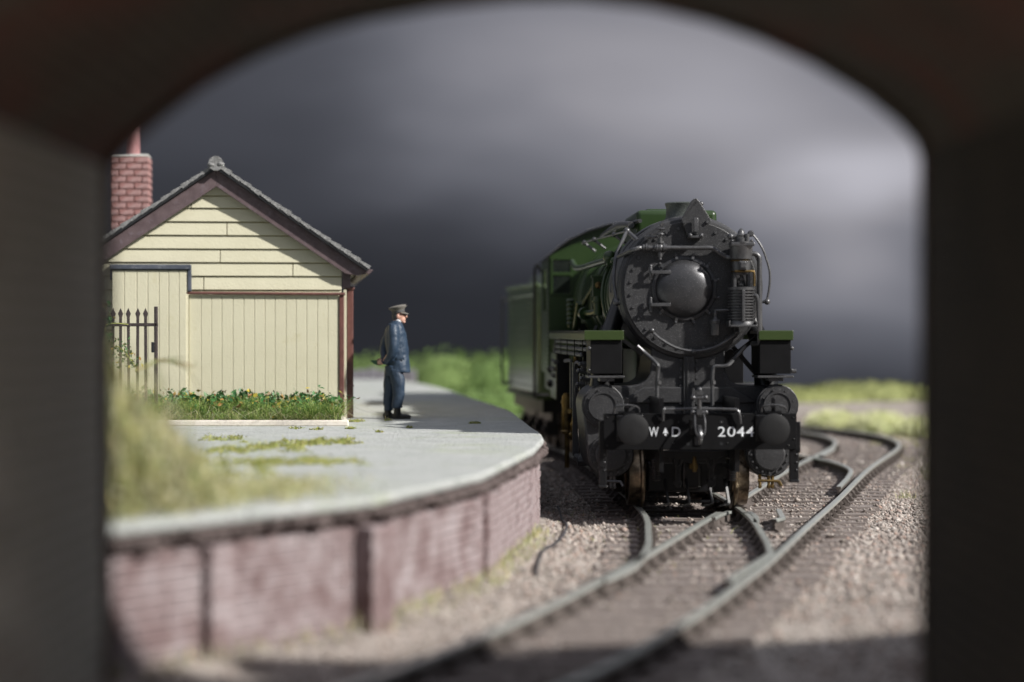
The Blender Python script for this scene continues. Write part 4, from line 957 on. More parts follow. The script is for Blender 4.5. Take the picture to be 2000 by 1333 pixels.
# cylinders and valve chests
def hull(x1, z1, r1, x2, z2, r2, n=28):
    pts = [(x1+math.cos(a)*r1, z1+math.sin(a)*r1) for a in np.linspace(0,6.283,n,False)] + [(x2+math.cos(a)*r2, z2+math.sin(a)*r2) for a in np.linspace(0,6.283,n,False)]
    pts = sorted(set(pts)); 
    def half(p):
        o = []
        for q in p:
            while len(o) > 1 and (o[-1][0]-o[-2][0])*(q[1]-o[-2][1])-(o[-1][1]-o[-2][1])*(q[0]-o[-2][0]) <= 0: o.pop()
            o.append(q)
        return o
    return half(pts)[:-1] + half(pts[::-1])[:-1]
for sg in (-1, 1):
    vx, vz, cx_, cz_ = sg*1.17, 1.375, sg*1.06, .72
    cb = MB().prism(hull(vx, vz, .265, cx_, cz_, .315)[::-1], 1.12, 2.55).build('cylinder_block', K, loco, 30, bevel=.03, seg=3)
    MB().prism(hull(vx, vz, .285, vx, vz+.001, .285)[::-1], 1.06, 1.16).build('valve_flange', K, cb, 30, bevel=.012)
    MB().lathe([(.255,1.07),(.255,1.03),(.195,1.03),(.195,.99),(.165,.99),(.165,1.005),(.0,1.005)], (vx,0,vz), (0,1,0), 40).build('valve_cover', K, cb, 20)
    MB().lathe([(.285,1.13),(.285,1.055),(.21,1.055),(.21,1.02),(.19,1.01),(.0,1.0)], (cx_,0,cz_), (0,1,0), 40).build('cylinder_cover', K, cb, 20)
    b = MB()
    for k in range(16): a = 2*math.pi*k/16; hexb(b, cx_+math.cos(a)*.245, 1.052, cz_+math.sin(a)*.245, .018, .025)
    for k in range(8): a = 2*math.pi*k/8+.3; hexb(b, vx+math.cos(a)*.215, 1.022, vz+math.sin(a)*.215, .013, .018)
    b.build('bolts', PB, cb, 40, kind='stuff')
    MB().cyl((vx,2.55,vz),(vx,3.0,vz),.10,n=16).cyl((cx_,2.55,cz_),(cx_,3.9,cz_),.03,n=8).build('piston_rod', M['rod_steel'], cb)
    # drain cocks
    b = MB()
    for dx in (-.12, 0, .05): b.cyl((cx_+dx,1.12,.45),(cx_+dx,1.10,.30),.025,.02,8); b.ball((cx_+dx,1.10,.29),.03,(1,1,1),6)
    b.cyl((cx_-.15,1.1,.37),(cx_+.13,1.08,.36),.02,n=6).cyl((cx_+.13,1.08,.36),(cx_+.16,1.05,.30),.022,n=6)
    b.build('drain_cock', M['brass'] if sg > 0 else PB, cb)
    # outside steam pipe: smokebox to valve chest
    MB().tube([(sg*.80,2.1,2.95),(sg*.93,1.95,2.55),(sg*1.08,1.8,2.10),(sg*1.13,1.75,1.60)], [.10,.12,.135,.17], 18, sub=5).build('steam_pipe', SK, loco)

# pony truck
for sg in (-1, 1):
    pony_w = MB().lathe([(.0,0),(.30,0),(.31,.02),(.36,.02),(.38,.0),(.465,.0),(.475,.02),(.465,.045),(.43,.06),(.422,.075),(.415,.205),(.36,.205),(.34,.18),(.0,.16)], (sg*.60,1.55,.425), (sg,0,0), 56).build('pony_wheel', M['wheel_steel'], loco, 28)
MB().cyl((-.62,1.55,.425),(.62,1.55,.425),.075,n=20).build('pony_axle', M['wheel_steel'], loco)
b = MB().box(-.52,.52,.65,.75,.70,.80).box(-.42,.42,.62,.66,.63,.74)
b.prism([(-.45,.74),(-.40,.80),(.40,.80),(.45,.74),(.26,.68),(-.26,.68)], .60, .66)
for x in (-.22, .22): b.bar((x-.05,.62,.70),(x,.62,.50),.05,.045); b.bar((x+.05,.62,.70),(x,.62,.50),.05,.045); b.bar((x,.62,.52),(x,.62,.36),.07,.05); b.cyl((x,.58,.37),(x,.67,.37),.055,n=12)
b.build('truck_frame', M['satin_black'], loco, 0, bevel=.006)
for x in (-.50, .50):
    MB().lathe([(.0,.39)]+[(r_, .40+k*.032+d_) for k in range(9) for r_, d_ in ((.045,0),(.066,.008),(.066,.018),(.045,.026))]+[(.0,.70)], (x,.68,0), (0,0,1), 14).build('truck_spring', M['satin_black'], loco)
MB().box(-.56,.56,1.25,1.85,.20,.62).box(-.12,.12,.9,1.3,.28,.75).build('truck_stretcher', SK, loco, 0, bevel=.03)
MB().box(-.05,.05,.68,.8,.55,.72).cyl((0,.6,.52),(0,.62,.72),.03,n=10).build('truck_pivot', M['brass'], loco)
b = MB()
for x in (-.38,-.1,.2,.42): b.bar((x,.75,.42),(x+.04,.66,.10),.035,.03); b.bar((x+.04,.66,.10),(x-.10,.6,.07),.03,.02)
b.bar((-.35,.8,.12),(.35,.8,.12),.03,.03); b.ball((.44,.7,.10),.045); b.build('front_coupling_bracket', SK, loco, 0)

# frames, drivers, rods
MB().box(-.52,-.46,.1,11.0,.55,1.5).box(.46,.52,.1,11.0,.55,1.5).box(-.46,.46,2.6,3.2,.7,1.6).box(-.46,.46,.05,.2,.9,1.25).build('frame', SK, loco, 0)
MB().box(-.46,.46,3.3,9.0,.95,2.1).box(-.95,.95,8.7,10.7,.95,2.5).build('ash_pan', SK, loco, 0)
def driver(sg, y, big):
    Rr = .72; c = (sg*.61, y, .72)
    wlt = MB().lathe([(Rr-.10,.0),(Rr+.035,.0),(Rr+.045,.02),(Rr+.03,.045),(Rr+.004,.06),(Rr-.004,.17),(Rr-.02,.18),(Rr-.05,.18),(Rr-.10,.14),(Rr-.10,.0)], c, (sg,0,0), 56).build('driving_wheel', M['wheel_steel'], loco, 28)
    b = MB()
    for k in range(14):
        a = 2*math.pi*k/14; b.bar((sg*.68,y+math.cos(a)*.10,.72+math.sin(a)*.10),(sg*.68,y+math.cos(a)*(Rr-.08),.72+math.sin(a)*(Rr-.08)),.055,.06,up=(1,0,0))
    b.cyl((sg*.60,y,.72),(sg*.80,y,.72),.13,n=18)
    a0 = 2.0; seg_ = [(math.cos(a0+t)*(Rr-.09), math.sin(a0+t)*(Rr-.09)) for t in np.linspace(-.75 if big else -.5,.75 if big else .5,10)]
    b.add([(sg*.66,y+p,.72+q) for p, q in seg_]+[(sg*.76,y+p,.72+q) for p, q in seg_], [tuple(range(10)),tuple(range(10,20))[::-1]]+[(i,10+i,10+(i+1)%10,(i+1)%10) for i in range(10)])
    b.build('wheel_centre', SK, wlt, 40)
dys = (4.1,5.6,7.1,8.6)
cr = (.24*math.cos(-.9), .24*math.sin(-.9))
for sg in (-1, 1):
    for i, y in enumerate(dys): driver(sg, y, i == 2)
    zc = .72+cr[1]
    b = MB()
    for i in range(3): b.bar((sg*.86,dys[i]+cr[0],zc),(sg*.86,dys[i+1]+cr[0],zc),.045,.085,up=(0,0,1))
    for y in dys: b.cyl((sg*.78,y+cr[0],zc),(sg*.93,y+cr[0],zc),.075,n=14)
    b.build('coupling_rod', M['rod_steel'], loco, 30)
    MB().bar((sg*1.0,3.75,.72),(sg*.97,dys[2]+cr[0],zc),.05,.10).cyl((sg*.9,dys[2]+cr[0],zc),(sg*1.05,dys[2]+cr[0],zc),.09,n=14).box(min(sg*.94,sg*1.10),max(sg*.94,sg*1.10),3.55,3.95,.58,.86).build('connecting_rod', M['rod_steel'], loco, 30, bevel=.006)
    MB().box(min(sg*.99,sg*1.13),max(sg*.99,sg*1.13),2.55,4.5,.90,.95).box(min(sg*.99,sg*1.13),max(sg*.99,sg*1.13),2.55,4.5,.50,.54).box(min(sg*.6,sg*1.2),max(sg*.6,sg*1.2),4.4,4.5,.9,2.1).build('slide_bar', SK, loco, 0, bevel=.006)
    MB().bar((sg*1.1,3.6,.62),(sg*1.16,3.2,1.40),.035,.06).bar((sg*1.16,3.2,1.40),(sg*1.16,5.2,1.45),.035,.06).bar((sg*1.17,5.2,1.1),(sg*1.17,5.15,1.75),.06,.13).bar((sg*1.17,5.2,1.15),(sg*1.08,7.0,.6),.035,.06).bar((sg*1.15,4.6,1.95),(sg*1.15,4.9,1.5),.04,.05).build('valve_gear', M['rod_steel'], loco, 30)
# pumps, injectors under the cab side
b = MB().cyl((-1.25,7.4,1.32),(-1.25,7.4,.70),.085,n=14).cyl((-1.25,7.4,1.30),(-1.25,7.4,1.36),.06,n=10).cyl((-1.25,7.4,1.24),(-1.25,7.4,1.20),.10,n=14).cyl((-1.25,7.4,.70),(-1.25,7.4,.15),.04,n=10).lathe([(.09,0),(.105,.02),(.09,.04)],(-1.25,7.4,.72),(0,0,1),14)
b.build('injector', M['brass'], loco)
b = MB().cyl((-1.18,6.2,1.9),(-1.18,6.2,1.42),.06,n=10).cyl((-1.18,6.2,1.9),(-1.18,6.2,1.97),.035,n=8).ball((-1.18,6.2,1.1),.09).ball((-1.2,6.15,.9),.08).ball((-1.23,6.3,.72),.07).tube([(-1.18,6.2,1.42),(-1.16,6.2,1.2),(-1.22,6.1,1.0),(-1.24,6.1,.7)],.035,8,sub=3).cyl((-1.30,6.0,1.12),(-1.1,6.3,1.1),.04,n=8)
b.build('injector', M['brass'], loco)
b = MB().tube([(-1.33,3.0,.55),(-1.30,3.2,.62),(-1.22,3.4,.85),(-1.2,3.5,1.3)],.03,6,sub=3).cyl((-1.38,3.0,.52),(-1.2,3.0,.52),.07,n=10).cyl((-1.34,4.2,.50),(-1.2,4.2,.50),.06,n=10).box(-1.35,-1.15,3.0,4.3,.47,.53).box(-1.34,-1.26,4.6,4.7,.5,1.9)
b.build('brake_gear', PB, loco, 30)
b = MB()
for y, dz in ((2.75,1.7),(2.95,1.9),(3.3,1.8),(3.5,1.6)): b.cyl((-1.32,y,dz),(-1.12,y,dz),.045,n=8).ball((-1.34,y,dz),.035).bar((-1.22,y,dz),(-1.22,y,dz-.45),.04,.05)
b.tube([(-1.28,3.0,1.85),(-1.3,4.5,1.9),(-1.3,4.6,1.5),(-1.3,4.65,1.0)],.025,6,sub=3).tube([(-1.33,6.6,1.9),(-1.33,5.2,1.92),(-1.33,5.1,1.8),(-1.33,5.05,1.2)],.028,6,sub=3)
b.build('reversing_gear', PB, loco)

# running boards with deep green edges, boxes under their front ends
for sg in (-1, 1):
    a, c = sorted((sg*.90, sg*1.365)); inner = -.84 if sg < 0 else .90
    MB().box(a, c, .98, 10.75, 2.335, 2.375).build('running_board', SK, loco, 0, bevel=.004)
    e = sg*1.365
    MB().box(*sorted((e, e-sg*.03)), .97, 10.75, 2.245, 2.372).box(min(a,c)-(.06 if sg<0 else 0), max(a,c), .955, .985, 2.25, 2.378).build('valance', M['valance_green'], loco, 0, bevel=.008)
    bx0, bx1 = sorted((sg*.92, sg*1.34))
    bxp = MB().box(bx0, bx1, 1.0, 1.75, 1.80, 2.25).build('front_box', M['matt_black'], loco, 0, bevel=.008)
    MB().box(bx0-.03, bx1+.03, .96, 1.5, 1.745, 1.775).box(bx0+.12, bx1-.10, 1.0, 1.3, 1.70, 1.75).build('step_plate', PB, bxp, 0, bevel=.006)
    for r_, z_ in ((.028,2.14),(.02,1.85)): MB().ball((sg*1.355,1.02,z_),r_).build('stud', PB, bxp)
MB().cyl((1.34,1.06,1.835),(1.42,1.06,1.835),.03,n=10).build('stud', PB, loco)
# pipe runs below the left running board with clips
for k, (z, y1) in enumerate(((2.205,2.0),(2.115,2.0),(2.03,3.1))):
    pts = [(-1.31, y1, z)] + [(-1.31, y1+.25+q*.25, z+.006*math.sin(q*2.1+k)) for q in range(int((9.4-y1)/.25))] + [(-1.31, 9.6+.1*k, z-.05),(-1.30,9.65+.1*k, 1.6)]
    b = MB().tube(pts, .030, 8); b.ball((-1.31,y1,z),.038,(1,1,1),8)
    b.build('side_pipe', PB, loco)
b = MB()
for q in range(5):
    y = 2.5+q*1.7; b.box(-1.348,-1.335,y,y+.03,1.99 if y > 3 else 2.07,2.25)
b.build('pipe_clip', SK, loco, 0)
MB().tube([(-1.33,10.0,1.85),(-1.33,9.0,1.84)],.05,8).tube([(-1.33,10.1,1.72),(-1.33,9.1,1.72)],.05,8).tube([(-1.33,10.2,1.60),(-1.33,9.3,1.60)],.05,8).build('side_pipe', PB, loco)
MB().box(-1.34,-1.1,9.0,10.6,1.2,2.0).ball((-1.36,10.4,1.7),.06).ball((-1.36,10.3,1.45),.07).build('side_box', SK, loco, 0, bevel=.02)

# smokebox
BX, BZ, RF = .03, 2.945, .905
MB().lathe([(.0,3.0),(.965,3.0),(.965,1.45),(.985,1.44),(.985,1.40),(.965,1.38),(.965,1.34),(.94,1.30),(RF,1.292),(.0,1.292)], (BX,0,BZ), (0,1,0), 96).build('smokebox', K, loco, 25)
MB().lathe([(RF,1.30),(RF-.003,1.268),(RF-.012,1.262),(.0,1.262)], (BX,0,BZ), (0,1,0), 96).build('smokebox_front', K, loco, 25)
b = MB(); nbolt = 30
for k in range(nbolt):
    a = 2*math.pi*(k+.5)/nbolt; hexb(b, BX+math.cos(a)*.815, 1.262, BZ+math.sin(a)*.815, .022, .022)
b.build('bolts', PB, loco, 40, kind='stuff')
b = MB()
for k in range(84):
    a = 2*math.pi*k/84
    for y in (1.41,): rivet(b, BX+math.cos(a)*.978, y, BZ+math.sin(a)*.978, .012)
b.build('rivets', K, loco, 60, kind='stuff')
DX, DZ = fx(1337.5,1.2), fz(564,1.2)
door = MB().lathe([(.435,1.265),(.435,1.242),(.425,1.234),(.392,1.231),(.384,1.236),(.380,1.224),(.368,1.200),(.335,1.166),(.28,1.135),(.205,1.110),(.11,1.096),(.0,1.092)], (DX,0,DZ), (0,1,0), 80).build('smokebox_door', M['door_metal'], loco, 22)
for py in (532, 595.5):
    z = fz(py,1.1); x0 = fx(1272,1.1); MB().box(x0,x0+.265,1.125,1.15,z-.022,z+.022).box(x0+.0,x0+.03,1.13,1.25,z-.018,z+.018).cyl((x0+.0,1.19,z-.075),(x0+.0,1.19,z+.075),.022,n=10).ball((x0,1.19,z+.085),.022).ball((x0,1.19,z-.085),.022).build('door_hinge', PB, door, 30, bevel=.004)
for k in range(12):
    a = 2*math.pi*(k+.5)/12
    if abs(math.cos(a)+.97) < .04 : continue
    ca, sa = math.cos(a), math.sin(a)
    MB().bar((DX+ca*.405,1.215,DZ+sa*.405),(DX+ca*.475,1.23,DZ+sa*.475),.035,.03,up=(0,1,0)).cyl((DX+ca*.47,1.262,DZ+sa*.47),(DX+ca*.47,1.21,DZ+sa*.47),.016,n=6).ball((DX+ca*.47,1.21,DZ+sa*.47),.020,(1,1,1),6).build('door_clamp', PB, door, 30)
# lug with hole
yl_ = 1.2; o_ = [(1355,389),(1358,388),(1361,389),(1365,393),(1388,429),(1387,434),(1373,465),(1344,465),(1331,434),(1330,429),(1350,393)]
ol = [(fx(p,yl_), fz(q,yl_)) for p, q in o_]; hc = (fx(1357.5,yl_), fz(396,yl_)); hr = .020
inner = [(hc[0]+hr*math.sin(a), hc[1]+hr*math.cos(a)) for a in np.linspace(0,-6.283,13)]
poly_ = [ol[1]] + ol[2:] + [ol[0]] + [(ol[1][0]-.0004, ol[1][1])] + inner[::-1]
MB().prism(poly_, 1.175, 1.225).build('lamp_lug', K, loco, 0, bevel=.007)
for px, py in ((1335,434),(1381,434)):
    b = MB(); hexb(b, fx(px,1.2), 1.175, fz(py,1.2), .026, .035); b.build('bolt', PB, loco, 40)
b = MB()
b.box(fx(1354.5,1.15), fx(1363,1.15), 1.10, 1.135, fz(454,1.15), fz(426,1.15)); b.box(fx(1355,1.15), fx(1362,1.15), 1.12, 1.2, fz(458,1.15), fz(452,1.15))
b.box(fx(1344,1.15), fx(1373,1.15), 1.09, 1.25, fz(465.5,1.15), fz(461,1.15)); b.ball((fx(1348,1.1),1.1,fz(460,1.1)),.03).ball((fx(1370,1.1),1.1,fz(460,1.1)),.03)
b.build('lamp_bracket', PB, loco, 40, bevel=.006)
b = MB().tube([(fx(1273,1.15),1.17,fz(648,1.15)),(fx(1292,1.15),1.15,fz(664,1.15)),(fx(1322,1.15),1.15,fz(680,1.15)),(fx(1355,1.15),1.15,fz(686,1.15)),(fx(1388,1.15),1.15,fz(681,1.15)),(fx(1416,1.15),1.15,fz(668,1.15)),(fx(1439,1.15),1.17,fz(650,1.15))],.020,8,sub=5)
for px, py in ((1273,646),(1355,687),(1440,649)): b.cyl((fx(px,1.15),1.27,fz(py,1.15)),(fx(px,1.15),1.14,fz(py,1.15)),.02,n=8).ball((fx(px,1.15),1.15,fz(py,1.15)),.036)
b.build('hand_rail', PB, loco)
# steam pipe across the top of the front with its valves
yy = 1.16; zz = fz(484.5,yy)
MB().tube([(fx(1212,yy),1.5,fz(500,yy)),(fx(1228,yy),1.25,fz(492,yy)),(fx(1240,yy),1.1,fz(488,yy)),(fx(1252,yy),yy,zz),(fx(1300,yy),yy,zz),(fx(1360,yy),yy,zz),(fx(1388,yy),yy,zz),(fx(1398,yy),yy,zz-.03),(fx(1412,yy),yy,fz(499,yy)),(fx(1420,yy),yy,fz(503,yy)),(fx(1434,yy),1.10,fz(503,yy))],.030,10,sub=4).build('pump_steam_pipe', PB, loco)
b = MB()
for px, r in ((1257,.045),(1262,.055),(1267,.045),(1280,.055),(1283,.065),(1296,.065),(1300,.05)): b.cyl((fx(px-1.7,yy),yy,zz),(fx(px+1.7,yy),yy,zz),r,n=12)
x = fx(1289,yy); b.ball((x,yy,zz),.062).cyl((x,yy,zz-.12),(x,yy,zz+.13),.032,n=10).cyl((x,yy,zz+.06),(x,yy,zz+.09),.055,n=6).cyl((x,yy-.05,zz+.13),(x,yy-.05,zz+.27),.012,n=6).lathe([(.05,0),(.062,.01),(.05,.02)],(x,yy-.05,zz+.24),(0,0,1),14).lathe([(.05,0),(.055,.01),(.05,.02)],(x,yy-.05,zz+.17),(0,0,1),14)
b.cyl((x-.04,yy,zz+.14),(x-.14,yy,zz+.145),.015,n=6).ball((x-.15,yy,zz+.145),.03).cyl((x-.14,yy,zz+.12),(x-.14,yy,zz+.19),.012,n=6).cyl((x+.0,yy-.02,zz+.30),(x+.03,yy-.02,zz+.34),.03,n=8)
b.cyl((x,yy,zz-.12),(x,yy,zz-.16),.02,n=6)
b.build('steam_valve', PB, loco, 40)
# air pump on the right of the smokebox
px_, py_ = fx(1450,.95), 1.05
def Z(q): return fz(q,.95)
pump = MB().lathe([(.0,Z(472)),(.158,Z(472)),(.16,Z(477)),(.152,Z(479)),(.15,Z(506)),(.14,Z(507)),(.125,Z(508)),(.125,Z(529)),(.10,Z(530)),(.0,Z(530))], (px_,py_,0), (0,0,1), 28).build('air_pump', PB, loco, 35)
MB().box(px_-.155,px_+.16,py_-.155,py_+.1,Z(481),Z(474)).build('cylinder_flange', PB, pump, 0, bevel=.01)
MB().box(px_-.05,px_+.06,py_-.165,py_-.1,Z(527),Z(510)).box(px_-.035,px_+.045,py_-.18,py_-.15,Z(524),Z(512)).build('valve_face', PB, pump, 0, bevel=.01)
b = MB(); zt_ = Z(472); b.lathe([(.08,zt_-.01),(.08,zt_+.05),(.065,zt_+.06),(.07,zt_+.09),(.05,zt_+.11),(.045,zt_+.14),(.02,zt_+.17),(.0,zt_+.185)],(px_+.0,py_,0),(0,0,1),16)
b.lathe([(.035,zt_),(.035,zt_+.10),(.0,zt_+.11)],(px_+.07,py_-.05,0),(0,0,1),12)
for dx in (-.13,.13): b.ball((px_+dx,py_-.07,zt_+.01),.022)
b.cyl((px_-.13,py_,zt_+.07),(px_-.05,py_,zt_+.07),.035,n=10).ball((px_-.14,py_,zt_+.07),.045)
b.build('pump_cap', PB, pump, 40)
MB().box(px_-.115,px_-.075,py_-.08,py_+.08,Z(562),Z(529)).box(px_+.075,px_+.115,py_-.08,py_+.08,Z(562),Z(529)).box(px_-.115,px_+.115,py_-.08,py_+.08,Z(537),Z(530)).cyl((px_,py_,Z(562)),(px_,py_,Z(535)),.022,n=10).cyl((px_,py_,Z(548)),(px_,py_,Z(543)),.045,n=10).cyl((px_,py_,Z(558)),(px_,py_,Z(554)),.05,n=10).build('pump_yoke', PB, pump, 0, bevel=.012)
prof_ = [(.0,Z(561)),(.185,Z(561)),(.185,Z(567))]
zf = Z(567); nf = 11; hf = (Z(567)-Z(630))/nf
for k in range(nf): prof_ += [(.150,zf-hf*(k+.12)),(.150,zf-hf*(k+.45)),(.180,zf-hf*(k+.55)),(.180,zf-hf*(k+.92))]
prof_ += [(.185,Z(631)),(.185,Z(639)),(.0,Z(639))]
MB().lathe(prof_, (px_+.005,py_,0), (0,0,1), 32).build('finned_cylinder', PB, pump, 30)
MB().box(px_-.015,px_+.025,py_-.20,py_-.15,Z(629),Z(567)).box(px_-.17,px_+.19,py_-.20,py_-.05,Z(639),Z(635)).box(px_-.19,px_-.17,py_-.19,py_+.1,Z(639),Z(628)).box(px_+.175,px_+.195,py_-.19,py_+.1,Z(639),Z(628)).build('cylinder_rib', PB, pump, 0, bevel=.006)
b = MB(); b.lathe([(.128,Z(508)),(.135,Z(509)),(.128,Z(510.5))],(px_-.01,py_,0),(0,0,1),24); b.lathe([(.128,Z(529)),(.138,Z(530)),(.128,Z(531.5))],(px_-.01,py_,0),(0,0,1),24)
b.tube([(px_-.10,py_-.12,Z(530)),(px_+.10,py_-.12,Z(530)),(px_+.155,py_-.12,Z(530.5)),(px_+.158,py_-.12,Z(536)),(px_+.158,py_-.12,Z(559))],.016,8).build('brass_pipe', M['brass'], pump)
MB().tube([(px_+.10,py_,Z(496)),(px_+.17,py_,Z(495)),(px_+.225,py_,Z(499)),(px_+.245,py_,Z(510)),(px_+.245,py_,Z(560)),(px_+.25,py_,Z(620)),(px_+.255,py_,Z(664)),(px_+.24,py_+.03,Z(671)),(px_+.17,py_+.15,Z(672))],.034,10,sub=4).build('pump_pipe', PB, loco)
MB().tube([(px_+.16,py_-.08,Z(577)),(px_+.19,py_-.09,Z(578)),(px_+.21,py_-.09,Z(586)),(px_+.215,py_-.09,Z(600)),(px_+.225,py_-.08,Z(640)),(px_+.235,py_-.02,Z(668))],.026,8,sub=4).build('pump_pipe', PB, loco)
b = MB().tube([(px_+.08,py_,Z(466)),(px_+.115,py_,Z(457)),(px_+.14,py_,Z(456)),(px_+.21,py_,Z(467)),(px_+.29,py_,Z(486)),(px_+.345,py_,Z(508)),(px_+.385,py_,Z(532)),(px_+.38,py_,Z(560)),(px_+.345,py_,Z(588))],.0155,8,sub=5)
b.lathe([(.03,-.02),(.045,0),(.03,.02)],(px_+.125,py_-.02,Z(456)),(0,1,0),12).cyl((px_+.29,py_+.02,Z(590)),(px_+.34,py_,Z(589)),.02,n=8).ball((px_+.35,py_,Z(589.5)),.042); b.build('governor_pipe', PB, loco)
MB().tube([(px_+.15,py_+.15,Z(484)),(px_+.23,py_+.1,Z(508)),(px_+.28,py_+.1,Z(535)),(px_+.295,py_+.1,Z(565)),(px_+.275,py_+.1,Z(600)),(px_+.30,py_+.2,Z(625)),(px_+.34,py_+.3,Z(648))],.010,6,sub=4).build('thin_pipe', PB, loco)
# lubricator pot
lx = fx(1398,1.1); 
def Z2(q): return fz(q,1.1)
MB().lathe([(.0,Z2(655)),(.062,Z2(655)),(.066,Z2(652)),(.066,Z2(633)),(.075,Z2(632)),(.078,Z2(627)),(.07,Z2(625)),(.035,Z2(624)),(.02,Z2(618)),(.025,Z2(614)),(.03,Z2(612)),(.015,Z2(609)),(.015,Z2(605)),(.0,Z2(604))],(lx,1.13,0),(0,0,1),10).tube([(lx,1.13,Z2(607)),(lx+.05,1.13,Z2(606.5)),(px_-.15,1.1,Z2(606))],.017,8).build('lubricator', PB, loco, 30)
# chimney
MB().lathe([(.40,3.62),(.35,3.78),(.27,3.88),(.235,3.95),(.228,4.07),(.242,4.11),(.25,4.135),(.23,4.15),(.195,4.145),(.19,3.8),(.0,3.8)],(.025,2.15,0),(0,0,1),40).build('chimney', M['chimney_metal'], loco, 35)
MB().cyl((.25,1.9,4.03),(.25,1.9,4.11),.02,n=8).ball((.25,1.9,4.12),.035).cyl((.25,1.9,3.8),(.25,1.9,4.04),.035,n=8).build('whistle', PB, loco)
# boiler, bands, firebox
CX, CZB = .0, 2.90
MB().lathe([(.0,2.95),(.86,2.95),(.86,8.0),(.95,8.6),(.95,10.72),(.0,10.72)],(CX,0,CZB),(0,1,0),80).build('boiler', GR, loco, 25)
for y in (3.02,4.35,5.7,7.05,8.05,9.4):
    r = .87 if y < 8 else .96
    MB().lathe([(r-.03,y-.01),(r+.012,y-.0),(r+.012,y+.07),(r-.03,y+.08)],(CX,0,CZB),(0,1,0),80).build('boiler_band', GR, loco, 25)
for y in (3.15,):
    MB().lathe([(.86,y),(.93,y+.02),(.93,y+.10),(.86,y+.14)],(CX,0,CZB),(0,1,0),80).build('boiler_band', GR, loco, 25)
# square sand dome
sx0, sx1 = fx(1243,3.6), fx(1401,3.6); sz = fz(410.5,3.6)
MB().box(sx0,sx1,3.6,5.55,3.35,sz).build('sand_dome', GR, loco, 40, bevel=.075, seg=5)
MB().box(sx0+.2,sx0+.62,4.2,4.8,sz-.02,sz+.05).build('sand_hatch', GR, loco, 40, bevel=.03, seg=3)
MB().box(-.30,.30,6.3,7.4,3.6,3.98).build('steam_dome', GR, loco, 40, bevel=.12, seg=5)
# left side fittings
def LP(px, py, y): return (fx(px,y), y, fz(py,y))
b = MB().tube([LP(1137,476,7.6),LP(1160,469,6.4),LP(1185,463,5.0),LP(1205,457,3.6),LP(1224,453,2.2)],.016,8,sub=3)
for p in (LP(1141,475,7.4),LP(1160,469,6.4),LP(1199,459,4.0)): b.ball(p,.04).cyl(p,(p[0]+.18,p[1],p[2]-.14),.022,n=8)
b.build('hand_rail', PB, loco)
b = MB().tube([LP(1224,452,1.9),LP(1217,468,1.7),LP(1205,495,1.6),LP(1200,520,1.55),LP(1198,548,1.5),LP(1202,578,1.45),LP(1204,590,1.4)],.026,8,sub=4)
b.ball(LP(1224,452,1.9),.05).cyl(LP(1228,455,1.9),LP(1246,471,1.35),.03,n=10).ball(LP(1204,591,1.4),.05).cyl(LP(1204,591,1.4),LP(1222,590,1.35),.03,n=8); b.build('front_hose', PB, loco)
b = MB().tube([LP(1118,512,8.6),LP(1124,523,8.2),LP(1135,524,7.6),LP(1152,519,6.2),LP(1172,513,5.2),LP(1186,509,4.6)],.050,10,sub=4).ball(LP(1190,503,4.3),.10,(1,1,1),12).box(*sorted((LP(1184,0,4.4)[0],LP(1196,0,4.4)[0])),4.2,4.5,fz(520,4.4),fz(508,4.4)).ball(LP(1198,510,4.0),.05)
b.build('clack_pipe', GR, loco)
b = MB(); c = LP(1168,559,5.2); b.box(c[0]-.08,c[0]+.09,c[1]-.02,c[1]+.2,c[2]-.16,c[2]+.14).box(c[0]-.10,c[0]+.11,c[1]-.03,c[1]+.2,c[2]+.12,c[2]+.16).cyl((c[0],c[1],c[2]-.16),(c[0],c[1],c[2]-.45),.07,n=12).cyl((c[0],c[1],c[2]-.22),(c[0],c[1],c[2]-.26),.10,n=12).tube([(c[0],c[1],c[2]-.26),(c[0]-.02,c[1]+.05,c[2]-.40),(c[0]-.20,c[1]+.7,c[2]-.42)],.055,10,sub=4)
b.cyl((c[0]-.16,c[1]+.5,c[2]-.42),(c[0]-.18,c[1]+.6,c[2]-.42),.10,n=12)
gb = b.build('feed_valve', GR, loco, 40, bevel=.006)
MB().lathe([(.055,.0),(.05,-.02),(.0,-.03)],(c[0]-.0,c[1]-.02,c[2]+.01),(0,1,0),14).build('gauge', M['brass'], gb)
b = MB().tube([LP(1131,592,6.8),LP(1128,610,6.9),LP(1123,645,7.2)],.05,8).tube([LP(1160,560,7.5),LP(1135,600,8.0),LP(1128,640,8.2)],.04,8)
for k in range(6): b.lathe([(.05,0),(.075,.03),(.05,.06)],(LP(1114,0,8.4)[0],8.4,fz(636-k*9,8.4)),(0,0,1),12)
b.cyl(LP(1114,640,8.4),LP(1114,585,8.4),.05,n=10); b.build('sand_pipe', GR, loco)
for y0, px0 in ((3.6,1198),(4.9,1178),(6.4,1153)):
    b = MB().tube([(CX-.88*math.sin(a),y0+.35*math.cos(a*1.3),CZB+.90*math.cos(a)) for a in np.linspace(.35,2.3,14)],.032,8); b.build('sand_pipe', GR, loco)
MB().tube([LP(1232,440,3.3),LP(1214,441,5.0),LP(1196,449,6.5),LP(1176,463,7.6)],[.05,.07,.06,.04],10,sub=4).tube([LP(1250,432,3.0),LP(1222,440,4.6),LP(1200,452,6.0)],.03,8,sub=3).build('turret_pipe', PB, loco)
MB().tube([(BX-.965*math.sin(a),2.6,BZ+.985*math.cos(a)) for a in np.linspace(-.1,1.6,14)],.024,8).build('smokebox_conduit', PB, loco)
for px in (1160,1172,1216): MB().bar(LP(px,646,3.2),LP(px+5,636,3.2),.02,.03).build('stay', PB, loco, 0)
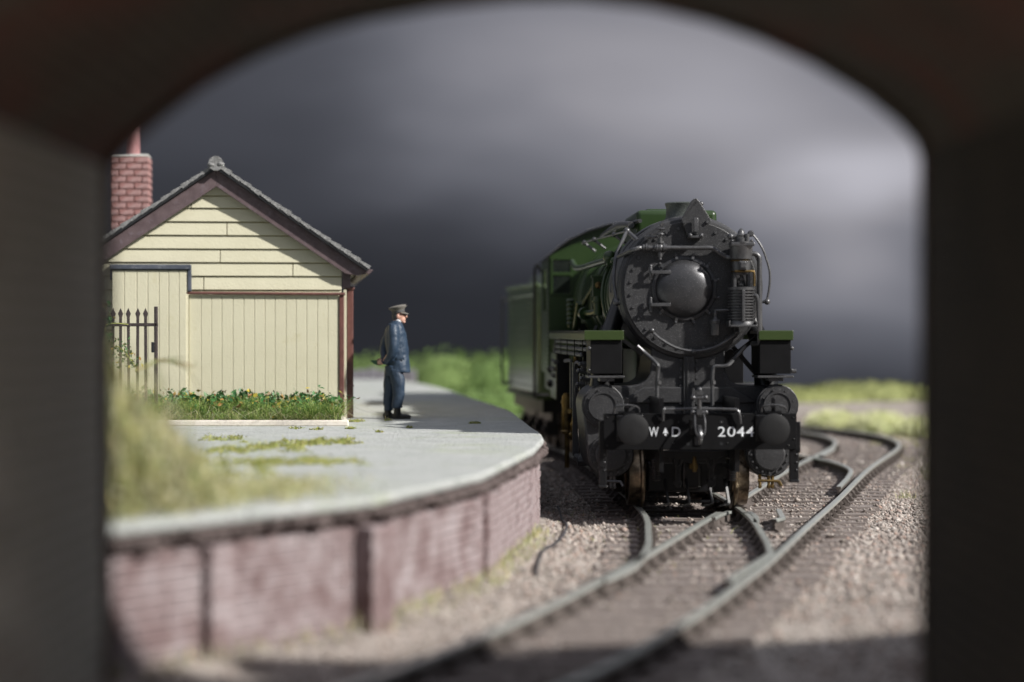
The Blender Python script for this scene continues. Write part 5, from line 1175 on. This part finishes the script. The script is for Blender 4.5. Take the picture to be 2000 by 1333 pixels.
for sg in (-1,1): MB().bar((sg,1.3,2.35),(sg*.62,1.25,2.05),.05,.05).build('running_board_stay', SK, loco, 0)
MB().bar((.98,1.5,1.75),(.55,1.5,2.25),.06,.06).build('running_board_stay', SK, loco, 0)

# cab
rp_ = [(-1.40,3.70),(-1.36,3.74),(-1.2,3.88),(-1.0,4.02),(-.66,4.18),(-.29,4.29),(0,4.32),(.29,4.29),(.66,4.18),(1.0,4.02),(1.2,3.88),(1.36,3.74),(1.40,3.70)]
fr_ = [(-1.375,2.36)] + [(x, z-.03) for x, z in rp_[1:-1]] + [(1.375,2.36)]
cab = MB().prism(fr_, 10.70, 10.74).build('cab_front', GR, loco, 0, bevel=.004)
MB().prism(rp_ + [(x*1.0, z-.035) for x, z in rp_[::-1]], 10.55, 13.45).build('cab_roof', SK, loco, 40)
b = MB()
for (x0, z0), (x1, z1) in zip(rp_, rp_[1:]):
    for q in np.arange(0, 1, .22): 
        for y in (10.62, 11.4): rivet(b, x0+(x1-x0)*q, y, z0+(z1-z0)*q+.004, .014)
b.build('rivets', PB, loco, 60, kind='stuff')
for sg in (-1, 1):
    side = MB().box(*sorted((sg*1.375, sg*1.345)), 10.74, 11.45, 1.62, 3.72).box(*sorted((sg*1.375, sg*1.345)), 11.45, 12.5, 1.62, 2.75).box(*sorted((sg*1.375, sg*1.345)), 11.45, 12.5, 3.5, 3.72).box(*sorted((sg*1.375, sg*1.345)), 12.5, 13.2, 1.62, 3.72).build('cab_side', GR, loco, 0)
    b = MB()
    for q in range(26): rivet(b, sg*1.377, 10.80, 1.7+q*.08, .013); rivet(b, sg*1.377, 11.4, 1.7+q*.08, .013)
    b.build('rivets', GR, side, 60, kind='stuff')
for x0, x1, z0, z1 in ((-1.30,-.98,3.43,3.65),(-1.30,-.98,3.05,3.37),(.98,1.30,3.43,3.65),(.98,1.30,3.05,3.37)):
    f = MB().box(x0-.03,x1+.03,10.675,10.70,z0-.03,z0).box(x0-.03,x1+.03,10.675,10.70,z1,z1+.03).box(x0-.03,x0,10.675,10.70,z0,z1).box(x1,x1+.03,10.675,10.70,z0,z1).build('window_frame', GR, cab, 0, bevel=.004)
    MB().box(x0,x1,10.690,10.698,z0,z1).build('pane', M['glass'], f, 0)
MB().box(-1.3,1.3,11.0,13.3,1.3,1.7).box(-1.2,1.2,10.8,10.9,2.3,2.36).build('cab_floor', SK, loco, 0)

# ------------------------------------------------------------------ tender
TX, TY, TRZ = 1.86, 41.55, .11
tender = thing('tender', 'dark green riveted tender coupled behind the steam locomotive cab', 'tender', (TX, TY, 0), TRZ)
TG = M['tender_green']; HW = 1.38; LT = 5.3
tank = MB().box(-HW,HW,0,LT,1.08,3.30).build('tank', TG, tender, 40, bevel=.10, seg=5)
MB().box(-HW-.02,HW+.02,-.02,LT+.02,1.04,1.12).build('footplate', M['valance_green'], tender, 0, bevel=.01)
MB().tube([(-HW,-.0,3.29),(-HW,LT,3.31)],.035,8).tube([(HW,0,3.29),(HW,LT,3.31)],.035,8).build('tank_beading', TG, tender)
MB().tube([(-HW-.01,0,3.10),(-HW-.01,LT,3.10)],.018,6).build('side_beading', TG, tender)
MB().box(-1.22,1.22,.05,.12,3.0,3.80).prism([(-1.2,3.2),(1.2,3.2),(1.0,3.55),(-1.0,3.55)][::-1],.12,4.0).build('coal_plate', TG, tender, 0, bevel=.02)
b = MB()
for i in range(30):
    y = .18+i*.17
    for j in range(0, 12):
        if (j in (0, 11)) or (i % 3 == 0): b.ball((-HW-.003, y, 1.28+j*.155), .011, (1,1,1), 5)
b.build('rivets', SK, tender, 60, kind='stuff')
MB().tube([(-1.30,-.42,3.45),(-1.40,-.46,3.60),(-1.44,-.52,3.66),(-1.48,-.56,3.60),(-1.50,-.58,3.40),(-1.50,-.58,2.4),(-1.50,-.56,1.22),(-1.46,-.50,1.16),(-1.2,-.35,1.15)],.030,8,sub=4).build('hand_rail', SK, tender)
MB().tube([(-HW-.01,LT-.05,3.05),(-HW-.09,LT-.02,3.10),(-HW-.12,LT,2.95),(-HW-.12,LT,1.35),(-HW-.08,LT,1.25),(-HW,LT-.05,1.25)],.028,8,sub=4).build('hand_rail', PB, tender)
MB().box(-1.25,1.25,.1,LT-.1,.78,1.05).build('tender_frame', SK, tender, 0)
for sg in (-1, 1):
    for y in (.75,2.2,3.4,4.8):
        wl_ = MB().lathe([(.0,0),(.46,0),(.475,.02),(.43,.05),(.42,.16),(.36,.16),(.34,.12),(.0,.12)],(sg*.61,y,.42),(sg,0,0),32).build('tender_wheel', M['wheel_steel'], tender, 30)
        MB().box(*sorted((sg*.86,sg*1.12)),y-.14,y+.14,.30,.60).cyl((sg*1.08,y,.42),(sg*1.18,y,.42),.09,n=12).build('axle_box', SK, wl_, 0, bevel=.02)
    MB().box(*sorted((sg*.9,sg*1.05)),.3,2.65,.55,.78).box(*sorted((sg*.9,sg*1.05)),2.95,5.2,.55,.78).build('bogie_frame', SK, tender, 0, bevel=.02)

# ------------------------------------------------------------------ railwayman on the platform
MY = 33.5; ms = FPX/MY
man = thing('person', 'railwayman in blue jacket and grey peaked cap standing with his hands behind his back', 'person', ((775-1000)/ms, MY, PT))
def q(cx, cy): return ((cx-375)/612, (1222-cy)/612)      # from the enlarged view, 612 px per metre
def capsules(parts, name, mat, parent, voxel, smooth_it=3, disp=None):
    mb = MB()
    for p in parts:
        if p[0] == 'ball': mb.ball(p[1], 1, p[2], 18)
        elif p[0] == 'loft':                        # rings: (x, y, z, rx, ry)
            rings = p[1]; n = 22; vs = []
            for x, y, z, rx, ry in rings:
                for k in range(n): a = 2*math.pi*k/n; vs.append((x+math.cos(a)*rx, y+math.sin(a)*ry, z))
            fs = [(i*n+k, i*n+(k+1)%n, (i+1)*n+(k+1)%n, (i+1)*n+k) for i in range(len(rings)-1) for k in range(n)]
            fs += [tuple(range(n))[::-1], tuple(range((len(rings)-1)*n, len(rings)*n))]
            mb.add(vs, fs)
        elif p[0] == 'tube': mb.tube(p[1], p[2], 12, sub=4)
        elif p[0] == 'box': mb.box(*p[1])
    o = mb.build(name, mat, None, 0); md = o.modifiers.new('r', 'REMESH'); md.mode = 'VOXEL'; md.voxel_size = voxel; md.use_smooth_shade = True
    sm = o.modifiers.new('s', 'SMOOTH'); sm.iterations = smooth_it; sm.factor = .5
    dg = bpy.context.evaluated_depsgraph_get(); dg.update(); me = bpy.data.meshes.new_from_object(o.evaluated_get(dg))
    old = o.data; bpy.data.objects.remove(o); bpy.data.meshes.remove(old)
    if disp:
        for v, nrm in zip(me.vertices, [n_.vector.copy() for n_ in me.vertex_normals]):
            v.co += nrm*disp(v.co)
    me.materials.clear(); me.materials.append(mat); me.name = name
    o = bpy.data.objects.new(name, me); COL.objects.link(o); o.parent = parent; return o
T = 'tube'
# body: one continuous figure (head, neck, torso core, arms, hands, legs)
hx_, hz_ = q(415, 232)
hand_r = Vector((-.205, -.055, q(0,675)[1])); hand_l = Vector((-.235, .03, q(0,668)[1]))
body = [('loft', [(-.02,0,.80,.10,.15),(-.03,0,1.05,.10,.16),(-.05,0,1.3,.11,.18),(-.05,0,1.42,.09,.17),(-.02,0,1.50,.055,.06),(.0,0,1.60,.052,.055)]),
        ('ball', (hx_-.035, 0, hz_+.02), (.095,.075,.115)), ('ball', (hx_-.005, 0, hz_-.045), (.07,.056,.065)),
        (T, [(hx_+.055,0,hz_+.035),(hx_+.085,0,hz_-.005),(hx_+.066,0,hz_-.022)], [.012,.020,.012]),           # nose
        (T, [(hx_+.045,-.02,hz_-.055),(hx_+.062,0,hz_-.052),(hx_+.045,.02,hz_-.055)], [.010,.012,.010]),      # lips
        ('ball', (hx_+.045,0,hz_-.092), (.028,.024,.020)),                                                    # chin
        ('ball', (hx_-.045,-.078,hz_-.005), (.022,.012,.036)), ('ball', (hx_-.045,.078,hz_-.005), (.022,.012,.036)),
        (T, [(-.06,-.19,1.40),(-.04,-.235,1.14),(-.16,-.14,.95),tuple(hand_r)], [.05,.042,.034,.026]),
        (T, [(-.06,.19,1.40),(-.16,.235,1.14),(-.22,.14,.97),tuple(hand_l)], [.05,.042,.034,.026]),
        ('ball', tuple(hand_r+Vector((-.03,0,-.005))), (.045,.022,.034)), ('ball', tuple(hand_l+Vector((-.01,-.01,.0))), (.045,.024,.034)),
        (T, [(-.02,-.07,.85),(.0,-.085,.62),(.03,-.09,.46),(.012,-.09,.1)], [.06,.06,.05,.04]), (T, [(-.085,.07,.85),(-.105,.085,.6),(-.115,.09,.46),(-.135,.09,.1)], [.06,.06,.05,.04])]
for hnd, sgn in ((hand_r, -1), (hand_l, 1)):
    for k in range(4):
        base = hnd+Vector((-.055, sgn*.004, .022-k*.0155)); ln = (.048,.055,.052,.042)[k]
        body.append((T, [tuple(base), tuple(base+Vector((-ln*.55, -sgn*.012, -.006))), tuple(base+Vector((-ln*.8, -sgn*.032, -.010)))], [.0095,.0088,.0075]))
    body.append((T, [tuple(hnd+Vector((-.01,0,.026))), tuple(hnd+Vector((-.04,-sgn*.012,.040))), tuple(hnd+Vector((-.066,-sgn*.02,.032)))], [.011,.0105,.009]))
bo = capsules(body, 'body', M['skin'], man, .0062, 1)
# jacket
def wr(a, f): return lambda c: a*(noise.noise(Vector((c.x*f+3, c.y*f, c.z*f*.7)))) + a*.5*noise.noise(Vector((c.x*f*2.2, c.y*f*2.2+5, c.z*f*1.6)))
def ring(cxa, cxb, cy, ry): xa = (cxa-375)/612; xb = (cxb-375)/612; return ((xa+xb)/2, 0, (1222-cy)/612, (xb-xa)/2, ry)
jk = [('loft', [ring(292,513,776,.185),ring(292,510,768,.19),ring(287,503,700,.190),ring(283,493,620,.18),ring(272,487,540,.185),ring(260,478,470,.195),ring(258,466,400,.205),ring(270,448,345,.205),ring(290,432,312,.17),ring(315,422,288,.095),ring(332,412,274,.065)]),
      (T, [(-.045,-.155,1.47),(-.04,-.215,1.36),(-.035,-.245,1.20),(-.045,-.245,1.08),(-.09,-.20,.985),(-.155,-.10,.905),(-.175,-.075,.89)], [.075,.085,.080,.078,.07,.058,.052]),
      (T, [(-.07,.155,1.47),(-.13,.22,1.34),(-.195,.235,1.2),(-.215,.225,1.10),(-.215,.15,1.0),(-.215,.07,.925),(-.22,.045,.91)], [.07,.08,.075,.07,.06,.05,.045])]
jacket = capsules(jk, 'jacket', M['coat'], man, .011, 2, wr(.009, 11))
MB().tube([(-.185,-.095,.905),(-.19,-.088,.897)], [.056,.056], 14).build('cuff', M['coat'], jacket)
MB().box(.01,.13,-.192,-.183,.93,.975).build('pocket_flap', M['coat'], jacket, 0, bevel=.005)
MB().lathe([(.062,1.515),(.066,1.55),(.058,1.57)],(.02,0,0),(0,0,1),20).build('collar', M['collar'], man)
tr = [('loft', [(-.055,0,.84,.135,.165),(-.055,0,.74,.13,.165),(-.06,0,.68,.125,.16)]),
      (T, [(-.02,-.08,.78),(.02,-.09,.62),(.035,-.09,.46),(.028,-.09,.34),(.012,-.09,.22),(.012,-.09,.17)], [.112,.110,.100,.092,.086,.088]),
      (T, [(-.085,.08,.78),(-.105,.09,.60),(-.115,.09,.46),(-.13,.09,.34),(-.135,.09,.2),(-.135,.09,.13)], [.112,.110,.102,.090,.078,.078])]
trousers = capsules(tr, 'trousers', M['trousers'], man, .011, 2, wr(.011, 9))
for x, y, z0 in ((.03,-.095,.0),(-.13,.085,.0)):
    capsules([('ball', (x-.015,y,.055),(.085,.048,.058)), ('ball', (x+.10,y,.040),(.105,.050,.040)), (T, [(x-.02,y,.04),(x-.015,y,.20)], [.055,.058]), ('box', (x-.085,x+.19,y-.040,y+.040,0,.018))], 'shoe', M['shoe'], man, .009, 2)
# hair, cap, face details
capsules([('ball', (hx_-.065,0,hz_+.02),(.078,.080,.095)), ('ball', (hx_-.085,0,hz_-.03),(.055,.066,.055))], 'hair', M['hair'], man, .009, 1)
tilt = Vector((math.sin(-.20),0,math.cos(-.20)))
o_c = Vector((hx_-.035,0,hz_+.055))
capm = MB().lathe([(.0,-.0),(.092,0),(.098,.035),(.110,.052),(.142,.080),(.146,.094),(.128,.108),(.06,.118),(.0,.120)], o_c, tilt, 32).build('cap', M['cap'], man, 50)
b = MB(); b.lathe([(.099,.002),(.101,.034)], o_c, tilt, 32); b.build('cap_band', M['hair'], capm)
b = MB(); n = 12
top_, bot = [], []
for k in range(n+1):
    a = -1.15+2.3*k/n; ro = .155 if True else 0
    i_ = o_c+Vector((math.cos(a)*.094, math.sin(a)*.094, .010)); e_ = o_c+Vector((math.cos(a)*(.094+.066*math.cos(a)**.6 if math.cos(a) > 0 else .1), math.sin(a)*.108, -.028*math.cos(a)+.012))
    top_ += [i_, e_]
vs = top_ + [v-Vector((0,0,.008)) for v in top_]; m_ = len(top_); fs = []
for k in range(n): a0 = 2*k; fs += [(a0,a0+1,a0+3,a0+2), (m_+a0+2,m_+a0+3,m_+a0+1,m_+a0), (a0+1,m_+a0+1,m_+a0+3,a0+3)]
b.add(vs, fs); b.build('visor', M['cap'], capm, 50)
MB().ball((hx_+.064,-.026,hz_+.025),.009).ball((hx_+.064,.026,hz_+.025),.009).build('eyes', M['hair'], man)
MB().bar((hx_+.052,-.042,hz_+.042),(hx_+.066,-.012,hz_+.044),.008,.007).bar((hx_+.052,.042,hz_+.042),(hx_+.066,.012,hz_+.044),.008,.007).build('eyebrows', M['hair'], man, 0)
# rolled green flag in his hands
fl = MB(); fp = [((120-375)/612,(1222-660)/612),((150-375)/612,(1222-657)/612),((215-375)/612,(1222-660)/612),((262-375)/612,(1222-668)/612),((262-375)/612,(1222-690)/612),((225-375)/612,(1222-702)/612),((190-375)/612,(1222-708)/612),((150-375)/612,(1222-688)/612),((128-375)/612,(1222-672)/612)]
fl.prism(fp[::-1], -.022, .0); fl.tube([((130-375)/612,-.011,(1222-664)/612),((200-375)/612,-.016,(1222-672)/612),((270-375)/612,-.02,(1222-680)/612)],[.012,.022,.014],8,sub=3)
f_ = fl.build('flag', M['flag'], None, 40, bevel=.004, loc=man.location); tag(f_, 'rolled dark green flag held behind the railwayman', 'flag')

# ------------------------------------------------------------------ loose wire beside the track
b = MB(); W_ = [(1090,990),(1098,1012),(1107,1030),(1100,1048),(1080,1062),(1063,1078),(1052,1098),(1047,1120)]
pts = []
for px, py in W_:
    s = (py-650)/(CAM_H+.10); pts.append(((px-1000)/s, FPX/s, -.10+.03*math.sin(px)))
b.tube(pts, .016, 6, sub=4); 
tag(b.build('wire', M['wire'], None), 'thin dark wire lying on the shingle beside the platform end', 'wire')
